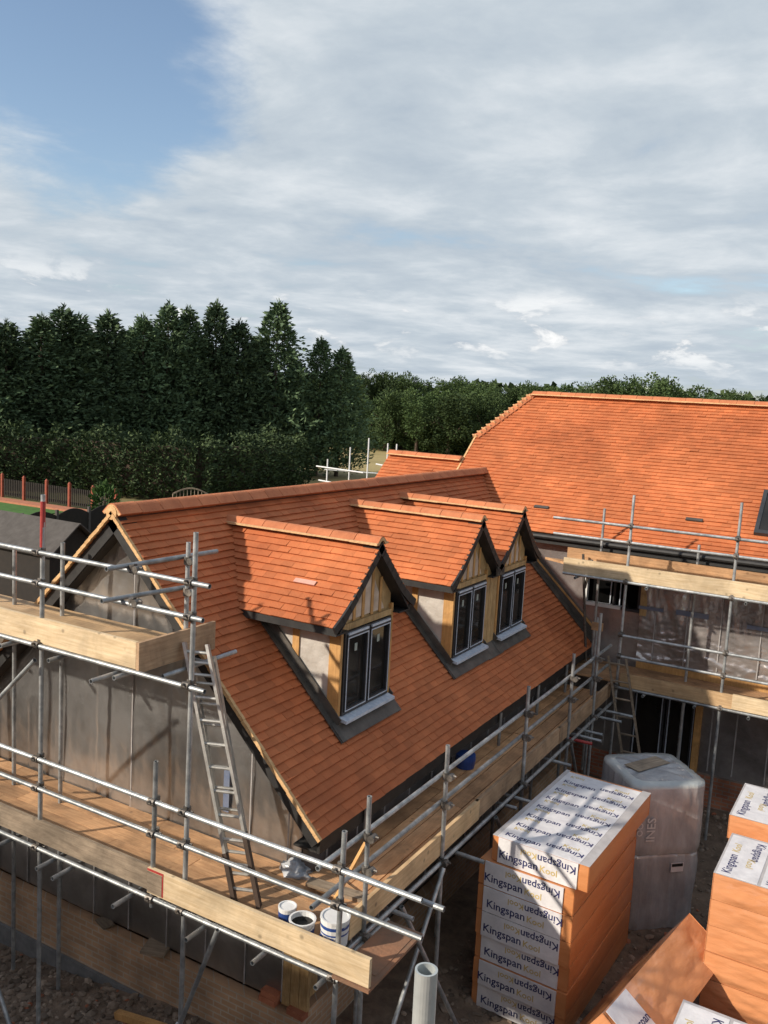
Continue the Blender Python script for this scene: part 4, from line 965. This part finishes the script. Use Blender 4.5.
def leaf(mb,c,d,L,W,tone,rnd):
    d=V3(d).normalized(); s=d.cross(V3((rnd.uniform(-1,1),rnd.uniform(-1,1),rnd.uniform(-1,1)))).normalized()
    c=V3(c); b=len(mb.v)
    mb.v += [tuple(c),tuple(c+d*L*.45+s*W*.5),tuple(c+d*L),tuple(c+d*L*.45-s*W*.5)]
    mb.face((b,b+1,b+2,b+3),0,tone)
def conifer_mesh(seed,h=10.5,R0=3.7,nb=300,per=38):
    rnd=random.Random(seed); mb=MB()
    for i in range(nb):
        t=(i+rnd.random())/nb; z=h*(.02+.96*t**.92)
        r=R0*(1-t)**.78*(1.0 if t>.1 else .9)+.10
        an=i*2.399+rnd.uniform(-.4,.4); Lb=r*rnd.uniform(.55,1.28)*(1+.30*noise.noise((math.cos(an)*1.5,math.sin(an)*1.5,z*.5+seed*9)))
        rise=rnd.uniform(.15,.5)*(1-.5*t)
        dirv=V3((math.cos(an),math.sin(an),rise)).normalized()
        for k in range(int(per*(.45+.75*(1-t)))):
            q=rnd.uniform(.35,1)**.7; p=V3((0,0,z))+dirv*Lb*q
            sp=.10+.22*(1-q)+.08*(1-t)
            p+=V3((rnd.gauss(0,sp),rnd.gauss(0,sp),rnd.gauss(0,sp)-.10*q))
            out=V3((math.cos(an)+rnd.gauss(0,.6),math.sin(an)+rnd.gauss(0,.6),rnd.uniform(-.35,.75)))
            leaf(mb,p,out,rnd.uniform(.22,.5),rnd.uniform(.09,.2),min(1,max(0,.5*rnd.random()+.45*rnd.random()*q)),rnd)
    for k in range(40):
        leaf(mb,(rnd.gauss(0,.05),rnd.gauss(0,.05),h*.9+h*.10*rnd.random()),(rnd.gauss(0,.4),rnd.gauss(0,.4),1),.45,.09,rnd.random(),rnd)
    return mb
def trunk_mesh(h,r):
    mb=MB(); mb.tube((0,0,-.1),(.05,.03,h*.5),r,8,hollow=False,r2=r*.6); mb.tube((.05,.03,h*.5-.02),(0,0,h*.96),r*.6,8,hollow=False,r2=.02)
    for k in range(10):
        z=h*(.12+.07*k); an=k*2.4; mb.tube((0,0,z),(math.cos(an)*h*.10,math.sin(an)*h*.10,z+h*.05),r*.22,5,hollow=False,r2=.01)
    return mb
protos=[]
for k in range(4):
    t=bpy.data.objects.new('conifer_tree',None); COL.objects.link(t)
    o=conifer_mesh(100+k).build('crown',M['conifer']); o.parent=t
    o=trunk_mesh(10.5,.2).build('trunk',M['bark']); o.parent=t
    protos.append(t)
con=[(-42.78,27.36,9.4),(-42.4,29.2,9.37),(-42.1,31.4,9.9),(-42.0,33.0,10.6),(-41.7,33.9,10.1),(-41.2,35.8,10.6),(-40.5,38.2,10.6),(-39.9,39.9,11.6),(-39.4,41.3,11.4),(-38.6,43.3,12.1),(-37.8,44.8,10.9),(-36.4,47.4,12.6),(-34.5,50.3,10.2),(-33.5,51.6,9.7)]
onames=['first','second','third','fourth','fifth','sixth','seventh','eighth','ninth','tenth','eleventh','twelfth','thirteenth','fourteenth','fifteenth','sixteenth','seventeenth','eighteenth','nineteenth','twentieth']
CL=['tall dark green conifer, %s from the left in the row behind the hedge'%q for q in onames[:14]]
for i,(x,y,hh) in enumerate(con):
    t=protos[i] if i<4 else copy_tree(protos[i%4])
    s=hh/10.5; w=random.uniform(.9,1.08)*(1.12 if i==11 else 1)*(.8 if i>11 else 1)
    t.location=(x,y,0); t.rotation_euler=(0,0,random.random()*6.28); t.scale=(w,w,s)
    tag(t,CL[i],'conifer tree','conifers in a row behind the garden hedge')
for i in range(12):
    (xa,ya,ha),(xb,yb,hb)=con[i],con[i+1]
    t=copy_tree(protos[(i+2)%4]); t.location=((xa+xb)/2-1.5,(ya+yb)/2+1.9,0); t.rotation_euler=(0,0,random.random()*6.28)
    w=random.uniform(.95,1.1)*(.8 if i>10 else 1); t.scale=(w,w,min(ha,hb)*random.uniform(.84,.93)/10.5)
    tag(t,'dark conifer half hidden behind the front row of conifers','conifer tree','conifers half hidden behind the front row')
# hedge at their feet
hd=thing('hedge','long bushy brown green hedge at the foot of the conifer row','hedge',(-36,35,0))
rnd=random.Random(5); hm=MB(); hs=MB()
hp=[(-46,21.5),(-40.5,25.5),(-36.6,28.6),(-32.6,29.6),(-29.7,31.6),(-28.8,35.8),(-29.2,41)]
for (a,b) in zip(hp,hp[1:]):
    a=V3((*a,0)); b=V3((*b,0)); d=b-a; nrm=V3((d.y,-d.x,0)).normalized()
    for k in range(int(d.length*820)):
        u=rnd.random(); z=rnd.random()**.9; hmax=3.4+1.5*noise.noise((u*d.length*.45+a.y,1,0))+1.1*noise.noise((u*d.length*1.3+a.y,4,0))
        dep=rnd.random()**2*1.2; front=.9*math.sin(math.pi*min(1,z*.85+.12))+.35*noise.noise((u*d.length*1.1+a.y,z*4,7))
        p=a+d*u+nrm*(front-dep)+V3((0,0,.05+hmax*z))
        leaf(hm,p,nrm*.6+V3((rnd.gauss(0,.6),rnd.gauss(0,.6),rnd.uniform(-.2,.9))),rnd.uniform(.14,.34),rnd.uniform(.07,.16),rnd.random()*.9,rnd)
    hs.prism([a+nrm*-.7,b+nrm*-.7,b-nrm*1.0,a-nrm*1.0],(0,0,2.9))
hm.build('foliage',M['hedge'],hd); fixn(hs.build('inner_branches',M['bark'],hd))
# small garden bush
bu=thing('garden_bush','small bright green bush beside the gable apex','bush',(-25.6,21.3,0))
rnd=random.Random(8); bm_=MB()
for k in range(700):
    v=V3((rnd.gauss(0,1),rnd.gauss(0,1),rnd.gauss(0,1))).normalized()*rnd.uniform(.5,1)
    leaf(bm_,(-25.6+v.x*.6,21.3+v.y*.6,1.0+v.z*.95),v+V3((0,0,.3)),rnd.uniform(.15,.28),rnd.uniform(.08,.14),rnd.random(),rnd)
bm_.build('foliage',M['shrub'],bu); s=MB(); s.tube((-25.6,21.3,0),(-25.6,21.3,1.2),.05,6,hollow=False); s.build('stem',M['bark'],bu)
# broadleaf trees
def broad_mesh(seed,n=9000,ls=.30):
    rnd=random.Random(seed); mb=MB(); lobes=[]
    for k in range(15):
        an=rnd.random()*6.28; r=rnd.uniform(0,.62); z=rnd.uniform(.14,.88)
        lobes.append((V3((math.cos(an)*r*(1.1-z*.5),math.sin(an)*r*(1.1-z*.5),z)),rnd.uniform(.16,.30)))
    lobes.append((V3((0,0,.55)),.36))
    for i in range(n):
        c,r=rnd.choice(lobes); v=V3((rnd.gauss(0,1),rnd.gauss(0,1),rnd.gauss(0,1))).normalized()
        p=c+v*r*rnd.uniform(.72,1.06)
        leaf(mb,(p.x*5,p.y*5,p.z*9),v+V3((rnd.gauss(0,.5),rnd.gauss(0,.5),.3)),ls*rnd.uniform(.6,1.2),ls*rnd.uniform(.4,.8),rnd.random(),rnd)
    return mb
bp=[]
for k in range(4):
    t=bpy.data.objects.new('broadleaf_tree',None); COL.objects.link(t)
    o=broad_mesh(300+k).build('crown',M['broad']); o.parent=t
    mb=MB(); mb.tube((0,0,-.2),(0,0,5.2),.25,7,hollow=False,r2=.12)
    for q in range(5): mb.tube((0,0,2.2+q*.5),(math.cos(q*2.4)*2,math.sin(q*2.4)*2,5+q*.3),.1,5,hollow=False,r2=.03)
    o=mb.build('trunk',M['bark']); o.parent=t; bp.append(t)
farA=[(-55.5,86.2,7.0),(-51.97,87.32,6.9),(-48.36,84.8,7.6),(-49.62,90.97,7.5),(-45.13,86.57,8.0),(-45.17,91.05,7.9),(-41.38,87.34,7.7),(-41.82,92.66,7.9),(-38.69,90.78,8.2),(-38.67,96.22,8.1),(-35.2,94.5,8.1)]
farB=[(-78.18,120.48,10.99),(-84.51,134.23,12.32),(-84.91,139.86,12.28),(-82.62,141.23,11.87),(-82.44,147.1,11.82),(-79.69,148.61,11.42),(-78.87,154.69,11.56),(-71.25,147.32,10.89),(-72.79,157.67,11.72),(-67.48,154.59,10.99),(-66.21,160.58,10.92),(-62.56,162.06,10.93),(-55.48,154.06,11.04),(-46.14,136.16,10.76),(-43.74,136.97,11.21),(-41.2,137.79,9.89),(-33.04,119.36,11.19),(-29.69,115.11,11.75),(-26.74,112.78,12.11),(-25.44,116.19,11.69),(-24.5,121.53,11.59),(-23.11,126.93,11.07),(-21.82,132.27,10.48),(-18.81,127.72,10.15),(-17.49,132.99,10.4),(-15.59,133.26,10.06),(-13.41,133.54,9.45),(-10.53,133.86,9.31)]
k=0
def put_far(lst,wid,tmpl,cat_group,names):
    global k
    for i,(x,y,hh) in enumerate(lst):
        t=bp[k] if k<4 else copy_tree(bp[k%4]); k+=1
        s=hh/10.6; w=wid*random.uniform(.85,1.2)
        t.location=(x,y,0); t.rotation_euler=(0,0,random.random()*6.28); t.scale=(w,w,s)
        tag(t,tmpl%names[i],'tree',cat_group)
tens=onames+['twenty first','twenty second','twenty third','twenty fourth','twenty fifth','twenty sixth','twenty seventh','twenty eighth']
put_far(farA,.95,'round dark green tree, %s from the left in the nearer belt across the meadow','trees in the nearer belt across the meadow',tens)
put_far(farB,1.25,'hazy green tree, %s from the left along the far skyline','trees along the far skyline',tens)
# far wood closing the gaps
fw=MB(); rnd=random.Random(11)
for i in range(9000):
    u=rnd.random(); x=-190+260*u; y=175+18*noise.noise((u*9,0,0))+rnd.uniform(-8,8); z=rnd.random()**.7*(9.6+2.2*noise.noise((x*.06,2,0)))
    leaf(fw,(x,y,z),(rnd.gauss(0,1),-.6,rnd.uniform(0,1)),rnd.uniform(1.2,2.4),rnd.uniform(.9,1.6),rnd.random(),rnd)
tag(fw.build('woodland',M['broad2']),'distant wood closing the view behind the skyline trees',kind='stuff')
ud=MB(); rnd=random.Random(12)
for i in range(5200):
    u=rnd.random(); x=-66+44*u; y=88+9*u+rnd.uniform(-1.5,2.5); z=rnd.random()*(1.5+.9*noise.noise((x*.3,2,0)))
    leaf(ud,(x,y,z),(rnd.gauss(0,1),-.6,rnd.uniform(0,1)),rnd.uniform(.4,.9),rnd.uniform(.3,.6),rnd.random(),rnd)
tag(ud.build('undergrowth',M['broad']),'hedgerow undergrowth below the nearer belt of trees',kind='stuff')

# ------------------------------------------------------------------ the wing behind the viewer that shades the foot of the gable
rh=thing('rear_house','long brick house with a tiled roof on the near side of the yard','house',(-5,-8.8,0))
mb=MB(); mb.box(-17,5.5,-11.4,-6.6,-.4,4.55); mb.prism([(-17,-11.4,4.551),(-17,-6.6,4.551),(-17,-9.0,7.35)],(22.5,0,0)); fixn(mb.build('wall',M['brick'],rh))
mb=MB()
for s in (-1,1):
    nn=V3((0,s*.76,.65)).normalized(); mb.prism([(-17.2,-9+s*2.75,4.25),(5.7,-9+s*2.75,4.25),(5.7,-9,7.45),(-17.2,-9,7.45)],nn*.08)
fixn(mb.build('roof',M['tile'],rh))

# ------------------------------------------------------------------ light, sky, camera
S=V3((-.74,-1,.66)).normalized()
sd=bpy.data.lights.new('sun','SUN'); sd.energy=4.6; sd.angle=math.radians(1.2); sd.color=(1,.90,.76)
so=bpy.data.objects.new('sun',sd); COL.objects.link(so); so.rotation_mode='QUATERNION'; so.rotation_quaternion=S.to_track_quat('Z','Y'); so.location=(-20,-30,25)
W=bpy.data.worlds.new('World'); SC.world=W; W.use_nodes=True; nt=W.node_tree; N=nt.nodes; L=nt.links
bg=N['Background']
sky=N.new('ShaderNodeTexSky'); sky.sky_type='NISHITA'; sky.sun_disc=False; sky.sun_elevation=math.asin(S.z); sky.sun_rotation=math.atan2(S.x,S.y)%(2*math.pi)
sky.air_density=1.0; sky.dust_density=1.2
STR=.14
bg.inputs['Strength'].default_value=STR
tc=N.new('ShaderNodeTexCoord'); nv=N.new('ShaderNodeVectorMath'); nv.operation='NORMALIZE'; L.new(tc.outputs['Generated'],nv.inputs[0])
sp=N.new('ShaderNodeSeparateXYZ'); L.new(nv.outputs[0],sp.inputs[0])
def math_(op,a,b=None,clamp=False):
    n=N.new('ShaderNodeMath'); n.operation=op; n.use_clamp=clamp
    for i,v in enumerate((a,b)):
        if v is None: continue
        if isinstance(v,(int,float)): n.inputs[i].default_value=v
        else: L.new(v,n.inputs[i])
    return n.outputs[0]
zz=math_('ADD',math_('MAXIMUM',sp.outputs[2],0.0),.10)
cb=N.new('ShaderNodeCombineXYZ'); L.new(math_('DIVIDE',sp.outputs[0],zz),cb.inputs[0]); L.new(math_('DIVIDE',sp.outputs[1],zz),cb.inputs[1]); cb.inputs[2].default_value=.7
def noise_(sc,det,rough,vec,dist=0.):
    n=N.new('ShaderNodeTexNoise'); n.inputs['Scale'].default_value=sc; n.inputs['Detail'].default_value=det; n.inputs['Roughness'].default_value=rough; n.inputs['Distortion'].default_value=dist
    L.new(vec,n.inputs['Vector']); return n.outputs['Fac']
def ramp(fac,els):
    r=N.new('ShaderNodeValToRGB'); e=r.color_ramp.elements; e[0].position,e[0].color=els[0][0],(*els[0][1],1); e[1].position,e[1].color=els[-1][0],(*els[-1][1],1)
    for p,c in els[1:-1]: q=e.new(p); q.color=(*c,1)
    L.new(fac,r.inputs['Fac']); return r.outputs['Color']
big=noise_(.55,7,.55,cb.outputs[0],.3); fine=noise_(1.7,8,.6,cb.outputs[0],.2)
# a clear blue window towards the upper left of the view
dp=N.new('ShaderNodeVectorMath'); dp.operation='DOT_PRODUCT'; L.new(nv.outputs[0],dp.inputs[0]); dp.inputs[1].default_value=V3((-.71,.61,.345)).normalized()
gap=N.new('ShaderNodeMapRange'); gap.interpolation_type='SMOOTHSTEP'; gap.inputs['From Min'].default_value=.974; gap.inputs['From Max'].default_value=1.0; L.new(dp.outputs['Value'],gap.inputs['Value'])
vd=N.new('ShaderNodeVectorMath'); vd.operation='DOT_PRODUCT'; L.new(nv.outputs[0],vd.inputs[0]); vd.inputs[1].default_value=(-.49,.87,0)
fr_=N.new('ShaderNodeMapRange'); fr_.interpolation_type='SMOOTHSTEP'; fr_.inputs['From Min'].default_value=-.1; fr_.inputs['From Max'].default_value=.55; L.new(vd.outputs['Value'],fr_.inputs['Value'])
el=N.new('ShaderNodeMapRange'); el.interpolation_type='SMOOTHSTEP'; el.inputs['From Min'].default_value=.66; el.inputs['From Max'].default_value=.42; L.new(sp.outputs[2],el.inputs['Value'])
bank=math_('MULTIPLY',fr_.outputs[0],el.outputs[0])
cov=math_('SUBTRACT',math_('ADD',math_('MULTIPLY',big,.9),math_('MULTIPLY',fine,.55)),math_('MULTIPLY',gap.outputs[0],.30))
cov=math_('SUBTRACT',cov,math_('MULTIPLY',math_('SUBTRACT',1.0,bank),.12))
cf=N.new('ShaderNodeMapRange'); cf.interpolation_type='SMOOTHSTEP'; cf.inputs['From Min'].default_value=.47; cf.inputs['From Max'].default_value=.68; L.new(cov,cf.inputs['Value'])
k_=1/STR
def cc(r,g_,b): return (r*k_,g_*k_,b*k_)
lum=math_('ADD',math_('MULTIPLY',fine,.62),math_('MULTIPLY',big,.38))
cloud=ramp(lum,[(.34,(.35,.42,.50)),(.5,(.49,.55,.605)),(.66,(.72,.75,.775))])
csc=N.new('ShaderNodeVectorMath'); csc.operation='SCALE'; L.new(cloud,csc.inputs[0]); csc.inputs['Scale'].default_value=k_
mx=N.new('ShaderNodeMix'); mx.data_type='RGBA'; L.new(cf.outputs[0],mx.inputs['Factor']); L.new(sky.outputs[0],mx.inputs['A']); L.new(csc.outputs[0],mx.inputs['B'])
# small cumulus low over the horizon
az=math_('ARCTAN2',sp.outputs[0],sp.outputs[1])
pc=N.new('ShaderNodeCombineXYZ'); L.new(math_('MULTIPLY',az,12.0),pc.inputs[0]); L.new(math_('MULTIPLY',sp.outputs[2],30.0),pc.inputs[1])
pn=noise_(1.0,7,.6,pc.outputs[0],.3)
band=math_('MULTIPLY',math_('MULTIPLY',math_('SUBTRACT',sp.outputs[2],.03),20.0,True),math_('MULTIPLY',math_('SUBTRACT',.13,sp.outputs[2]),18.0,True))
pf=N.new('ShaderNodeMapRange'); pf.interpolation_type='SMOOTHSTEP'; pf.inputs['From Min'].default_value=.53; pf.inputs['From Max'].default_value=.60; L.new(pn,pf.inputs['Value'])
pcol=ramp(pn,[(.53,(.46,.49,.53)),(.58,(.74,.75,.76)),(.64,(.98,.97,.95))])
ps=N.new('ShaderNodeVectorMath'); ps.operation='SCALE'; L.new(pcol,ps.inputs[0]); ps.inputs['Scale'].default_value=k_
m2=N.new('ShaderNodeMix'); m2.data_type='RGBA'; L.new(math_('MULTIPLY',math_('MULTIPLY',pf.outputs[0],band),.9),m2.inputs['Factor']); L.new(mx.outputs['Result'],m2.inputs['A']); L.new(ps.outputs[0],m2.inputs['B'])
L.new(m2.outputs['Result'],bg.inputs['Color'])

F,YA,PI_,RO=889.2497,0.5165131537164643,-0.1278191921417327,0.05549963941933168
fw_=V3((-math.sin(YA)*math.cos(PI_),math.cos(YA)*math.cos(PI_),math.sin(PI_))); rt=V3((math.cos(YA),math.sin(YA),0)); up=rt.cross(fw_)
r2=rt*math.cos(RO)+up*math.sin(RO); u2=up*math.cos(RO)-rt*math.sin(RO)
cd=bpy.data.cameras.new('camera'); co=bpy.data.objects.new('camera',cd); COL.objects.link(co)
co.matrix_world=Matrix(((r2.x,u2.x,-fw_.x,3.3),(r2.y,u2.y,-fw_.y,-5.46),(r2.z,u2.z,-fw_.z,6.2),(0,0,0,1)))
cd.sensor_fit='VERTICAL'; cd.sensor_height=36; cd.lens=F*36/1024; cd.clip_end=3000; cd.clip_start=.05
SC.camera=co
SC.view_settings.view_transform='Standard'; SC.view_settings.look='None'; SC.view_settings.exposure=.22; SC.view_settings.gamma=1
